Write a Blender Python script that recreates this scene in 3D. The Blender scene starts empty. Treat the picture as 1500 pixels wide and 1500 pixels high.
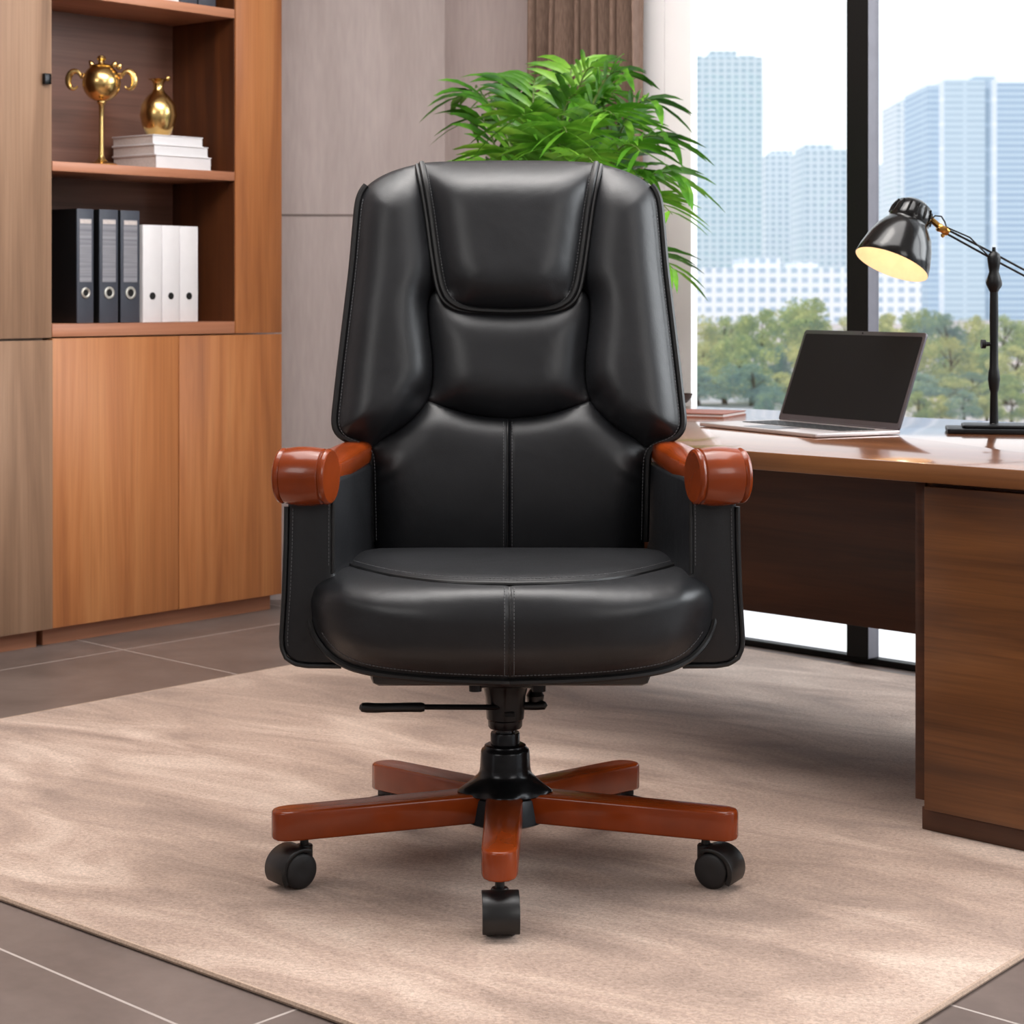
import bpy, bmesh, math, random
import numpy as np
from mathutils import Vector, Matrix
from mathutils.geometry import delaunay_2d_cdt
random.seed(7); rng = np.random.default_rng(7)
C = bpy.context.scene.collection
PI = math.pi
# ------------------------------------------------------------------ measuring frame (camera data, 1500 px image)
F, H, CY, U0, V0 = 3000.0, 0.874, 3.125, 750.0, 430.0
def W(u, v, y):                      # point of the place at depth line y
    d = y + CY
    return Vector(((u-U0)*d/F, y, H-(v-V0)*d/F))
def floor_pt(u, v, z=0.0):
    d = (H-z)*F/(v-V0)
    return Vector(((u-U0)*d/F, d-CY, z))

# ------------------------------------------------------------------ materials
def lin(c):
    return tuple((x/255/12.92 if x/255 <= .04045 else ((x/255+.055)/1.055)**2.4) for x in c)+(1.0,)
class NT:
    def __init__(s, name):
        s.m = bpy.data.materials.new(name); s.m.use_nodes = True
        s.t = s.m.node_tree; s.b = s.t.nodes['Principled BSDF']; s.out = s.t.nodes['Material Output']
    def n(s, typ, **kw):
        x = s.t.nodes.new(typ)
        for k, v in kw.items(): setattr(x, k, v)
        return x
    def l(s, a, b): s.t.links.new(a, b)
    def coord(s, scale=(1,1,1), rot=(0,0,0), out='Object', loc=(0,0,0)):
        tc = s.n('ShaderNodeTexCoord'); mp = s.n('ShaderNodeMapping')
        mp.inputs['Scale'].default_value = scale; mp.inputs['Rotation'].default_value = rot
        mp.inputs['Location'].default_value = loc
        s.l(tc.outputs[out], mp.inputs['Vector']); return mp.outputs[0]
    def noise(s, vec, scale, detail=3, rough=.5, dist=0):
        x = s.n('ShaderNodeTexNoise'); x.inputs['Scale'].default_value = scale
        x.inputs['Detail'].default_value = detail; x.inputs['Roughness'].default_value = rough
        x.inputs['Distortion'].default_value = dist
        if vec is not None: s.l(vec, x.inputs['Vector'])
        return x.outputs['Fac']
    def ramp(s, fac, stops):
        r = s.n('ShaderNodeValToRGB'); e = r.color_ramp.elements
        while len(e) < len(stops): e.new(.5)
        for i, (p, c) in enumerate(stops): e[i].position = p; e[i].color = c
        s.l(fac, r.inputs[0]); return r.outputs[0]
    def mix(s, fac, a, b, mode='MIX'):
        x = s.n('ShaderNodeMix', data_type='RGBA', blend_type=mode)
        for sock, v in ((x.inputs[0], fac), (x.inputs[6], a), (x.inputs[7], b)):
            if hasattr(v, 'links') or hasattr(v, 'is_linked'): s.l(v, sock)
            else: sock.default_value = v
        return x.outputs[2]
    def bump(s, h, strength=.2, dist=.002, prev=None):
        x = s.n('ShaderNodeBump'); x.inputs['Strength'].default_value = strength
        x.inputs['Distance'].default_value = dist; s.l(h, x.inputs['Height'])
        if prev is not None: s.l(prev, x.inputs['Normal'])
        return x.outputs[0]
    def set(s, **kw):
        for k, v in kw.items():
            k = k.replace('_', ' ')
            if hasattr(v, 'is_linked'): s.l(v, s.b.inputs[k])
            else: s.b.inputs[k].default_value = v
        return s
M = {}
def plain(name, rgb, rough=.5, metal=0.0, var=.08, scale=30, spec=.5, bump=0, coat=0, emit=None):
    k = NT(name); v = k.coord()
    n = k.noise(v, scale, 3)
    a = lin(rgb); lo = tuple(x*(1-var) for x in a[:3])+(1,); hi = tuple(min(1, x*(1+var)) for x in a[:3])+(1,)
    col = k.ramp(n, [(.3, lo), (.7, hi)])
    k.set(Base_Color=col, Roughness=rough, Metallic=metal, Specular_IOR_Level=spec, Coat_Weight=coat, Coat_Roughness=.08)
    if bump: k.set(Normal=k.bump(n, bump, .002))
    if emit: k.set(Emission_Color=lin(emit[0]), Emission_Strength=emit[1])
    M[name] = k.m; return k.m
def wood(name, dark, mid, light, axis='z', rough=.35, fine=1.0, coat=0.0, spec=.5, bump=.05, scale=1.0):
    k = NT(name)
    st = {'z': (9, 9, .55), 'x': (.55, 9, 9), 'y': (9, .55, 9)}[axis]
    v = k.coord(tuple(q*scale for q in st))
    big = k.noise(v, 1.6, 4, .6, .6)
    st2 = {'z': (130, 130, 1.8), 'x': (1.8, 130, 130), 'y': (130, 1.8, 130)}[axis]
    v2 = k.coord(tuple(q*scale for q in st2))
    fn = k.noise(v2, 1.5, 3, .6)
    c = k.ramp(big, [(.28, lin(dark)), (.5, lin(mid)), (.72, lin(light))])
    f = k.ramp(fn, [(.3, (1-.35*fine,)*3+(1,)), (.6, (1, 1, 1, 1))])
    c = k.mix(.8, c, f, 'MULTIPLY')
    k.set(Base_Color=c, Roughness=rough, Coat_Weight=coat, Coat_Roughness=.08, Specular_IOR_Level=spec, Normal=k.bump(fn, bump, .001))
    M[name] = k.m; return k.m

wood('cabinet_wood', (138, 82, 46), (172, 108, 62), (190, 128, 78), 'z', .42, .55)
wood('tall_cabinet_wood', (116, 88, 68), (146, 114, 90), (162, 130, 105), 'z', .45, .5)
wood('shelf_wood', (150, 95, 68), (176, 118, 88), (190, 134, 104), 'x', .4, .4)
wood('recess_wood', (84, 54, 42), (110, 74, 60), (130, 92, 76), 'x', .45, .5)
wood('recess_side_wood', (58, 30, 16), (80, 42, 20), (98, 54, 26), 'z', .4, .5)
wood('desk_wood', (70, 40, 20), (106, 65, 33), (134, 86, 46), 'x', .34, .9, .1)
wood('desk_edge_wood', (92, 56, 30), (120, 76, 42), (140, 94, 54), 'x', .35, .6, .1)
wood('desk_top_wood', (92, 54, 32), (116, 70, 42), (136, 86, 54), 'x', .16, .5, .8)
wood('desk_dark_wood', (58, 33, 20), (78, 45, 27), (98, 58, 34), 'x', .4, .6)
plain('chair_wood', (128, 51, 13), .24, var=.24, scale=9, spec=.3, coat=.22)
wood('bowl_wood', (40, 22, 14), (52, 30, 18), (64, 38, 24), 'x', .7, spec=.15)

def leather(name, a, b):
    k = NT(name); v = k.coord()
    g = k.noise(v, 420, 2); w_ = k.noise(v, 9, 3, .55, .3)
    c = k.ramp(w_, [(.3, lin(a)), (.7, lin(b))])
    nb = k.bump(w_, .10, .02); nb = k.bump(g, .10, .0012, nb)
    r = k.ramp(g, [(.2, (.36,)*3+(1,)), (.8, (.46,)*3+(1,))])
    k.set(Base_Color=c, Roughness=r, Normal=nb, Specular_IOR_Level=.45)
    M[name] = k.m
leather('black_leather', (19, 20, 23), (28, 29, 32))
plain('leather_piping', (17, 17, 18), .42, scale=200)
plain('thread', (84, 84, 86), .6, scale=200)
plain('black_plastic', (17, 17, 18), .38, scale=300, bump=.03)
plain('wheel_plastic', (24, 24, 26), .5, scale=300)
plain('black_metal', (26, 26, 28), .24, .6, scale=80)
plain('gunmetal', (60, 60, 62), .2, .9, scale=80)
plain('lamp_black', (9, 8, 8), .2, .0, scale=60, coat=.12, spec=.35)
plain('lamp_iron', (8, 8, 9), .42, .0, scale=60, spec=.3)
plain('brass', (196, 148, 78), .25, 1.0, scale=40)
plain('gold', (216, 182, 118), .24, 1.0, scale=25, var=.15)
plain('lamp_inner', (248, 232, 204), .6, emit=((255, 206, 146), .1))  # lining glows by itself, standing in for bulb light on it
plain('bulb_glass', (255, 240, 215), .3, emit=((255, 226, 184), .3))
plain('white_paper', (216, 214, 216), .6, var=.02)
plain('page_paper', (196, 186, 182), .8, var=.08, scale=200)
plain('binder_slate', (62, 66, 76), .5, var=.05)
plain('binder_black', (12, 12, 14), .5)
plain('binder_white', (224, 222, 224), .45, var=.02)
plain('ring_metal', (205, 200, 190), .3, .8)
plain('hole_black', (8, 8, 8), .8)
plain('laptop_shell', (96, 92, 96), .32, .7, scale=200, var=.03)
plain('laptop_deck', (190, 180, 178), .3, .6, scale=200, var=.04)
plain('laptop_screen', (14, 13, 14), .55, spec=.2, var=.05, scale=3)
plain('laptop_keys', (22, 22, 24), .5)
plain('notebook_red', (120, 62, 44), .5)
plain('window_metal', (9, 9, 9), .45, .0, spec=.25)
plain('window_metal_lit', (92, 90, 97), .4, .3)  # same black metal, light on the mullion side painted in as grey
plain('white_wall', (234, 231, 232), .7, var=.03, scale=4)
plain('joint_grey', (112, 101, 98), .8)
plain('ceiling_paint', (215, 212, 210), .8, var=.02)
plain('soil', (50, 36, 26), .9, var=.3, scale=80, bump=.5)
plain('pot_glaze', (205, 200, 196), .4, var=.04)
plain('stem_green', (84, 104, 44), .5)
plain('trunk_bark', (92, 84, 74), .9, var=.2)
plain('balcony_stone', (236, 234, 236), .7, var=.02)

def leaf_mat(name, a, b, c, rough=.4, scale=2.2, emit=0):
    k = NT(name); v = k.coord()
    n = k.noise(v, scale, 4, .6)
    col = k.ramp(n, [(.33, lin(a)), (.5, lin(b)), (.66, lin(c))])
    k.set(Base_Color=col, Roughness=rough, Specular_IOR_Level=.4)
    k.b.inputs['Subsurface Weight'].default_value = 0
    tr = k.n('ShaderNodeBsdfTranslucent'); k.l(col, tr.inputs['Color'])
    mx = k.n('ShaderNodeMixShader'); mx.inputs[0].default_value = .3
    k.l(k.b.outputs[0], mx.inputs[1]); k.l(tr.outputs[0], mx.inputs[2])
    res = mx.outputs[0]
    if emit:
        em = k.n('ShaderNodeEmission'); em.inputs['Color'].default_value = lin((170, 190, 200)); em.inputs['Strength'].default_value = emit  # pale glow added to the leaves as distance haze
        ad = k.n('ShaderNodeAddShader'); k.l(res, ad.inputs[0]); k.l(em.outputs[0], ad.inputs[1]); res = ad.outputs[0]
    k.l(res, k.out.inputs['Surface']); M[name] = k.m
leaf_mat('palm_leaf', (40, 84, 24), (80, 138, 36), (132, 184, 62), .35, 6)
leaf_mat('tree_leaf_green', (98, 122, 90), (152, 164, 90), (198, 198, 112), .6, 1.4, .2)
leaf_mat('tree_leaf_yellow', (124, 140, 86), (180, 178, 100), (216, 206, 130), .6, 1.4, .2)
leaf_mat('tree_leaf_blue', (88, 114, 112), (116, 142, 118), (156, 170, 116), .6, 1.4, .22)  # bluish tone puts the foliage's shade into the leaf colour

def wall_mat():
    k = NT('grey_panel'); v = k.coord((3, 3, .5))
    n = k.noise(v, 1.4, 5, .6); v2 = k.coord((60, 60, 8)); n2 = k.noise(v2, 1.5, 3)
    c = k.ramp(n, [(.3, lin((160, 147, 144))), (.7, lin((184, 172, 169)))])
    f = k.ramp(n2, [(.3, (.9, .9, .9, 1)), (.7, (1, 1, 1, 1))])
    k.set(Base_Color=k.mix(1, c, f, 'MULTIPLY'), Roughness=.75); M['grey_panel'] = k.m
wall_mat()
def floor_mat():
    k = NT('stone_tile'); v = k.coord()
    n = k.noise(v, 3.2, 6, .6, .4); n2 = k.noise(v, 45, 3)
    c = k.ramp(n, [(.3, lin((94, 82, 77))), (.7, lin((122, 108, 102)))])
    f = k.ramp(n2, [(.3, (.9, .9, .9, 1)), (.7, (1, 1, 1, 1))])
    c = k.mix(1, c, f, 'MULTIPLY')
    sep = k.n('ShaderNodeSeparateXYZ'); k.l(v, sep.inputs[0])
    def line(nx, ny, off, per, w):
        def mth(op, a, b=None):
            x = k.n('ShaderNodeMath', operation=op)
            for i, q in enumerate((a, b)):
                if q is None: continue
                if hasattr(q, 'is_linked'): k.l(q, x.inputs[i])
                else: x.inputs[i].default_value = q
            return x.outputs[0]
        s_ = mth('ADD', mth('MULTIPLY', sep.outputs[0], nx), mth('MULTIPLY', sep.outputs[1], ny))
        s_ = mth('DIVIDE', mth('SUBTRACT', s_, off), per)
        s_ = mth('ABSOLUTE', mth('SUBTRACT', mth('FRACT', mth('ADD', s_, .5)), .5))
        return mth('LESS_THAN', s_, w/per)
    a = line(.708, .706, -.748, .72, .0022); b = line(.762, -.648, .187, .727, .0022)
    mx = k.n('ShaderNodeMath', operation='MAXIMUM'); k.l(a, mx.inputs[0]); k.l(b, mx.inputs[1])
    c = k.mix(mx.outputs[0], c, lin((176, 166, 160)))
    k.set(Base_Color=c, Roughness=.42, Normal=k.bump(n2, .04, .001)); M['stone_tile'] = k.m
floor_mat()
def rug_mat():
    k = NT('rug_pile')
    v0 = k.coord((1, 1, 1), (0, 0, math.radians(38)))
    mp2 = k.n('ShaderNodeMapping'); mp2.inputs['Scale'].default_value = (1.1, 3.2, 1); k.l(v0, mp2.inputs['Vector']); v = mp2.outputs[0]
    n = k.noise(v, 1.9, 7, .62, .9)
    v1 = k.coord((60, 60, 60)); n1 = k.noise(v1, 2.6, 4, .75, .6)
    c = k.ramp(n, [(.3, lin((150, 126, 112))), (.5, lin((190, 163, 146))), (.68, lin((222, 198, 181)))])
    f = k.ramp(n1, [(.3, (.55, .53, .51, 1)), (.62, (1, 1, 1, 1))])
    c = k.mix(1, c, f, 'MULTIPLY')
    k.set(Base_Color=c, Roughness=.95, Specular_IOR_Level=.15, Normal=k.bump(n1, .55, .004))
    k.b.inputs['Sheen Weight'].default_value = .3
    M['rug_pile'] = k.m
rug_mat()
plain('rug_binding', (176, 152, 134), .9, var=.2, scale=300, bump=.3)
def curtain_mat():
    k = NT('curtain_cloth'); v = k.coord((300, 300, 40)); n = k.noise(v, 1, 2)
    c = k.ramp(n, [(.3, lin((96, 76, 66))), (.7, lin((120, 98, 86)))])
    k.set(Base_Color=c, Roughness=.85, Specular_IOR_Level=.2); M['curtain_cloth'] = k.m
curtain_mat()
def glass_mat():
    k = NT('window_glass'); k.t.nodes.remove(k.b)
    tr = k.n('ShaderNodeBsdfTransparent'); tr.inputs['Color'].default_value = (.97, .98, .985, 1)
    gl = k.n('ShaderNodeBsdfGlossy'); gl.inputs['Roughness'].default_value = .02
    mx = k.n('ShaderNodeMixShader'); mx.inputs[0].default_value = .04
    k.l(tr.outputs[0], mx.inputs[1]); k.l(gl.outputs[0], mx.inputs[2]); k.l(mx.outputs[0], k.out.inputs['Surface'])
    M['window_glass'] = k.m
glass_mat()
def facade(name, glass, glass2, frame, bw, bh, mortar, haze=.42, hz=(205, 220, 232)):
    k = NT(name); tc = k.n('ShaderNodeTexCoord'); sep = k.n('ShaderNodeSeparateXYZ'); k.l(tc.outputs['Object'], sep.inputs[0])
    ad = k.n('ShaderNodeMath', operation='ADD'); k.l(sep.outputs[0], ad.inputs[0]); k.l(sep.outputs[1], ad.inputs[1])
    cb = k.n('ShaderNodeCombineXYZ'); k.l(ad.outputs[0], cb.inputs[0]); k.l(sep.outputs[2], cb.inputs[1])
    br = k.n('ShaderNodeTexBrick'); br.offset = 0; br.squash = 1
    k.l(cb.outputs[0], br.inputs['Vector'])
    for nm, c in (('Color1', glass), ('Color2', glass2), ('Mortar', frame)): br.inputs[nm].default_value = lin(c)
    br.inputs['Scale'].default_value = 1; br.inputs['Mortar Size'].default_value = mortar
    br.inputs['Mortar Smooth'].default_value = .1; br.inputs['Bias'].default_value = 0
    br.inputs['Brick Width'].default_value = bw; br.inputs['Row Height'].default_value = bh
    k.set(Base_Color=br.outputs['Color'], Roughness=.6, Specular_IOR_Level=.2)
    em = k.n('ShaderNodeEmission'); em.inputs['Color'].default_value = lin(hz); em.inputs['Strength'].default_value = haze  # even glow added over the walls in place of airlight
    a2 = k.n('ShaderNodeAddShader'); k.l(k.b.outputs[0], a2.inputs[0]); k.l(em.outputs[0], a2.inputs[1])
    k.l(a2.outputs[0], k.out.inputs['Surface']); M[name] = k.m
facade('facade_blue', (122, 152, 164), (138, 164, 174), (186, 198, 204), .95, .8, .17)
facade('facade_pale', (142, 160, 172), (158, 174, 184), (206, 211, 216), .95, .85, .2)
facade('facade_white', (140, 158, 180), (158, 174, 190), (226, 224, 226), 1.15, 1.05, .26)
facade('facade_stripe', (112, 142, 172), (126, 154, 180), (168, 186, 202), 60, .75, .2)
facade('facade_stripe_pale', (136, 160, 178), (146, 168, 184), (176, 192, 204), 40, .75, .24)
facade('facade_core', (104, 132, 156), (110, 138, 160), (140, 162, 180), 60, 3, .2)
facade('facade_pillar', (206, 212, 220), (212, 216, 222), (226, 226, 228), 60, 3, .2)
def ground_mat():
    k = NT('outdoor_ground'); v = k.coord((.15, .15, .15)); n = k.noise(v, 1, 4)
    k.set(Base_Color=k.ramp(n, [(.35, lin((226, 206, 198))), (.65, lin((190, 190, 192)))]), Roughness=.9); M['outdoor_ground'] = k.m
ground_mat()

# ------------------------------------------------------------------ object helpers
def link(o):
    C.objects.link(o); return o
def thing(name, label, cat, loc=(0,0,0), rotz=0.0, group=None, kind=None):
    o = bpy.data.objects.new(name, None); link(o); o.location = loc; o.rotation_euler = (0, 0, rotz)
    o.empty_display_size = .1
    o['label'] = label; o['category'] = cat
    if group: o['group'] = group
    if kind: o['kind'] = kind
    return o
def tag(o, label=None, cat=None, group=None, kind=None):
    for k, v in (('label', label), ('category', cat), ('group', group), ('kind', kind)):
        if v: o[k] = v
    return o
def rootmat(p):
    m = Matrix.Identity(4)
    while p is not None:
        m = Matrix.LocRotScale(p.location, p.rotation_euler, p.scale) @ m; p = p.parent
    return m
def obj(name, bm, mats, parent=None, smooth=True, angle=35, fix=True):
    """bm holds world coordinates (a bmesh or (verts, faces)); stored local to the parent."""
    if isinstance(bm, tuple):
        vs, fs = bm; b2 = bmesh.new(); vv = [b2.verts.new(v) for v in vs]
        for f in fs:
            try: b2.faces.new([vv[i] for i in f])
            except ValueError: pass
        bm = b2
    if fix: bmesh.ops.recalc_face_normals(bm, faces=bm.faces[:])
    me = bpy.data.meshes.new(name)
    if parent is not None:
        bm.transform(rootmat(parent).inverted())
    bm.to_mesh(me); bm.free()
    o = bpy.data.objects.new(name, me); link(o)
    for m in (mats if isinstance(mats, (list, tuple)) else [mats]): me.materials.append(M[m] if isinstance(m, str) else m)
    if parent is not None: o.parent = parent
    if smooth:
        for p in me.polygons: p.use_smooth = True
        if angle: me.set_sharp_from_angle(angle=math.radians(angle))
    return o
class Frame:
    def __init__(s, o, ex, ey):
        s.o = Vector(o); s.ex = Vector(ex).normalized(); s.ey = Vector(ey).normalized(); s.ez = Vector((0,0,1))
        s.rot = math.atan2(s.ex.y, s.ex.x)
    def p(s, a, b, c): return s.o + s.ex*a + s.ey*b + s.ez*c
    def m(s): return Matrix(((s.ex.x, s.ey.x, 0, s.o.x), (s.ex.y, s.ey.y, 0, s.o.y), (0, 0, 1, s.o.z), (0,0,0,1)))
WORLD = Frame((0,0,0), (1,0,0), (0,1,0))
def merge(bm, b2):
    me = bpy.data.meshes.new('t'); b2.to_mesh(me); b2.free(); bm.from_mesh(me); bpy.data.meshes.remove(me); return bm
def box(lo, hi, fr=WORLD, bev=0.0, seg=2, bm=None, mat=0):
    b = bmesh.new(); bmesh.ops.create_cube(b, size=1)
    sx, sy, sz = [hi[i]-lo[i] for i in range(3)]
    b.transform(Matrix.LocRotScale(Vector([(hi[i]+lo[i])/2 for i in range(3)]), None, Vector((sx, sy, sz))))
    if bev: bmesh.ops.bevel(b, geom=b.edges[:], offset=bev, segments=seg, profile=.5, affect='EDGES')
    for f in b.faces: f.material_index = mat
    b.transform(fr.m())
    return b if bm is None else merge(bm, b)
def prism(poly, h0, h1, to, bev=0.0, seg=2, bm=None, mat=0, holes=False):
    """poly of (a,b); to(a,b,h) gives the world point."""
    b = bmesh.new(); n = len(poly)
    v0 = [b.verts.new(to(a, c, h0)) for a, c in poly]; v1 = [b.verts.new(to(a, c, h1)) for a, c in poly]
    b.faces.new(v0[::-1]); b.faces.new(v1)
    for i in range(n): b.faces.new((v0[i], v0[(i+1) % n], v1[(i+1) % n], v1[i]))
    bmesh.ops.recalc_face_normals(b, faces=b.faces[:])
    if bev:
        bmesh.ops.bevel(b, geom=[e for e in b.edges if len(e.link_faces) == 2 and e.calc_face_angle(0) > .5], offset=bev, segments=seg, profile=.5, affect='EDGES')
    for f in b.faces: f.material_index = mat
    return b if bm is None else merge(bm, b)
def lathe(prof, at=lambda r, a, h: Vector((r*math.cos(a), r*math.sin(a), h)), n=32, bm=None, mat=0, closed=False):
    b = bmesh.new(); rings = []
    for r, h in prof:
        if r < 1e-6: rings.append([b.verts.new(at(0, 0, h))])
        else: rings.append([b.verts.new(at(r, 2*PI*i/n, h)) for i in range(n)])
    for k in range(len(rings)-1):
        A, B = rings[k], rings[k+1]
        for i in range(n):
            j = (i+1) % n
            q = [A[i % len(A)], A[j % len(A)], B[j % len(B)], B[i % len(B)]]
            u = []
            for x in q:
                if x not in u: u.append(x)
            if len(u) > 2: b.faces.new(u)
    if len(rings[0]) > 1 and not closed: b.faces.new(rings[0][::-1])
    if len(rings[-1]) > 1 and not closed: b.faces.new(rings[-1])
    bmesh.ops.recalc_face_normals(b, faces=b.faces[:])
    for f in b.faces: f.material_index = mat
    return b if bm is None else merge(bm, b)
def axis_at(o, axis, up=None):
    """lathe placement: axis direction 'axis' from origin o."""
    ax = Vector(axis).normalized(); t = Vector((0,0,1)) if abs(ax.z) < .9 else Vector((1,0,0))
    p = ax.cross(t).normalized(); q = ax.cross(p)
    o = Vector(o)
    return lambda r, a, h: o + ax*h + p*(r*math.cos(a)) + q*(r*math.sin(a))
def tube(pts, r, n=10, closed=False, bm=None, mat=0, up=None):
    pts = [Vector(p) for p in pts]; b = bmesh.new(); rings = []; N = len(pts); prev = None
    for i, p in enumerate(pts):
        if closed: t = (pts[(i+1) % N]-pts[i-1])
        else: t = pts[min(i+1, N-1)]-pts[max(i-1, 0)]
        t.normalize()
        if prev is None:
            a = Vector((0,0,1)) if abs(t.z) < .9 else Vector((0,1,0)); s = t.cross(a).normalized()
        else:
            s = prev - t*prev.dot(t)
            s = s.normalized() if s.length > 1e-6 else t.orthogonal().normalized()
        prev = s; q = t.cross(s)
        rr = r(i/(N-1)) if callable(r) else r
        rings.append([b.verts.new(p+s*(rr*math.cos(2*PI*k/n))+q*(rr*math.sin(2*PI*k/n))) for k in range(n)])
    for i in range(N if closed else N-1):
        A, B = rings[i], rings[(i+1) % N]
        for k in range(n): b.faces.new((A[k], A[(k+1) % n], B[(k+1) % n], B[k]))
    if not closed: b.faces.new(rings[0][::-1]); b.faces.new(rings[-1])
    for f in b.faces: f.material_index = mat
    return b if bm is None else merge(bm, b)
def resample(pl, step, closed=False):
    pl = [np.array(p, float) for p in pl]
    if closed: pl = pl+[pl[0]]
    seg = [np.linalg.norm(pl[i+1]-pl[i]) for i in range(len(pl)-1)]; L = sum(seg); n = max(2, int(round(L/step)))
    out = []; cum = np.concatenate([[0], np.cumsum(seg)]); P = np.array(pl)
    for i in range(n+(0 if closed else 1)):
        s = L*i/n; out.append([np.interp(s, cum, P[:, k]) for k in range(P.shape[1])])
    return np.array(out)
def smooth_poly(pl, it=2, closed=False):
    pl = np.array(pl, float)
    for _ in range(it):
        q = []
        n = len(pl)
        if not closed: q.append(pl[0])
        for i in range(n if closed else n-1):
            a, b = pl[i], pl[(i+1) % n]; q += [a*.75+b*.25, a*.25+b*.75]
        if not closed: q.append(pl[-1])
        pl = np.array(q)
    return pl
def segdist(P, poly, closed):
    poly = np.array(poly, float); A = poly if closed else poly[:-1]; B = np.roll(poly, -1, 0) if closed else poly[1:]
    best = np.full(len(P), 1e9)
    for a, b in zip(A, B):
        ab = b-a; L = (ab**2).sum()+1e-12
        t = np.clip(((P-a)@ab)/L, 0, 1); d = np.linalg.norm(P-(a+t[:, None]*ab), axis=1); best = np.minimum(best, d)
    return best
def inside(P, poly):
    x, y = P[:, 0], P[:, 1]; r = np.zeros(len(P), bool); n = len(poly)
    for i in range(n):
        x1, y1 = poly[i]; x2, y2 = poly[(i+1) % n]
        c = ((y1 > y) != (y2 > y)) & (x < (x2-x1)*(y-y1)/((y2-y1) if y2 != y1 else 1e-9)+x1)
        r ^= c
    return r
def qcirc(d, w):
    t = np.clip(d/(w*1.3), 0, 1); return 1-(1-t)**3
def panel(poly, point, step=5.0, skirt=None):
    """Fill a closed outline (px) with a fine triangulated surface; point(P)->Nx3 world points; skirt = vector list pushed back."""
    bd = resample(poly, step, True)
    x0, y0 = bd.min(0); x1, y1 = bd.max(0)
    gx, gy = np.meshgrid(np.arange(x0, x1, step), np.arange(y0, y1, step*.9)); gx[::2] += step/2
    G = np.stack([gx.ravel(), gy.ravel()], 1); G = G[inside(G, bd)]; G = G[segdist(G, bd, True) > step*.55]
    P = np.concatenate([bd, G]); nb = len(bd)
    vs, es, fs, ov, *_ = delaunay_2d_cdt([Vector(p) for p in P], [(i, (i+1) % nb) for i in range(nb)], [], 1, 1e-4)
    Q = np.array([[v.x, v.y] for v in vs]); X = point(Q)
    b = bmesh.new(); vv = [b.verts.new(x) for x in X]
    for f in fs: b.faces.new([vv[i] for i in f])
    if skirt is not None:
        idx = {}
        for i, o in enumerate(ov):
            for k in o:
                if k < nb: idx[k] = i
        ring = [vv[idx[k]] for k in range(nb)]
        for sv in skirt:
            nr = [b.verts.new(r.co+Vector(sv)) for r in ring]
            for k in range(nb): b.faces.new((ring[k], ring[(k+1) % nb], nr[(k+1) % nb], nr[k]))
            ring = nr
    return b
def mirror(pl, c): return [(2*c-x, y) for x, y in pl]
def stitches(path3, step=.0055, r=.0007, ln=.0036):
    P = resample([tuple(p) for p in path3], step); b = bmesh.new()
    for i in range(len(P)-1):
        a = Vector(P[i]); t = (Vector(P[i+1])-a).normalized()
        tube([a, a+t*ln*.5, a+t*ln], r, 5, bm=b)
    return b

# ================================================================== SETTING
e1 = Vector((.648, .762, 0)); e2 = Vector((.706, -.708, 0))
FZ = -.008
A0 = Vector((-.642, 2.587, FZ))
BF = Frame(A0, e1, (-.762, .648, 0))           # bookcase frame: x along front, y into wall
WO = Vector((.946, 1.66, FZ))
WF = Frame(WO, e2, (.708, .706, 0))            # window frame: x rightwards, y outwards
DO = Vector((.669, .2, .0006))
DF = Frame(DO, e2, (.708, .706, 0))            # desk frame
def st(o): o['kind'] = 'structure'; return o
wl0 = BF.p(.0, .275, 0); wl1 = BF.p(-8.5, .275, 0); wc = WF.p(-1.615, 0, 0); wr = WF.p(8.2, 0, 0)
def slabwall(name, p, q, z0, z1, th, mat, outward):
    a, b = Vector(p), Vector(q); n = Vector(outward).normalized()*th
    bm = bmesh.new()
    for z in (z0, z1): pass
    v = [bm.verts.new(Vector((c.x, c.y, z))) for z in (z0, z1) for c in (a, b, b+n, a+n)]
    for f in ((0,1,2,3), (4,5,6,7), (0,1,5,4), (1,2,6,5), (2,3,7,6), (3,0,4,7)): bm.faces.new([v[i] for i in f])
    return st(obj(name, bm, mat, smooth=False))
bm = bmesh.new()
fl = [Vector((-8, -5.2, FZ)), Vector((8, -5.2, FZ)), wr, wc, wl0, wl1]
vv = [bm.verts.new(p) for p in fl]; f = bm.faces.new(vv)
r = bmesh.ops.extrude_face_region(bm, geom=[f])
for v in r['geom']:
    if isinstance(v, bmesh.types.BMVert): v.co.z -= .15
st(obj('floor', bm, 'stone_tile', smooth=False))
bm = bmesh.new(); vv = [bm.verts.new(Vector((p.x, p.y, 2.85))) for p in fl]; f = bm.faces.new(vv)
r = bmesh.ops.extrude_face_region(bm, geom=[f])
for v in r['geom']:
    if isinstance(v, bmesh.types.BMVert): v.co.z += .15
st(obj('ceiling', bm, 'ceiling_paint', smooth=False))
slabwall('wall_left', wl1, wl0, FZ, 2.85, .12, 'grey_panel', BF.ey)
wb = slabwall('wall_back', wl0, wc, FZ, 2.85, .12, 'grey_panel', (-.06, 1, 0))
slabwall('wall_front', (-8, -5.2, 0), (8, -5.2, 0), FZ, 2.85, .12, 'ceiling_paint', (0, -1, 0))
# horizontal joint strip in the grey panels
zj = H-(315-V0)*5.9/F
st(obj('trim_1', box((0, -.0015, zj-.003), ((wc-wl0).length, .004, zj+.003), Frame((wl0.x, wl0.y, 0), wc-wl0, Vector((-(wc-wl0).y, (wc-wl0).x, 0)))), 'joint_grey', smooth=False))
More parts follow.
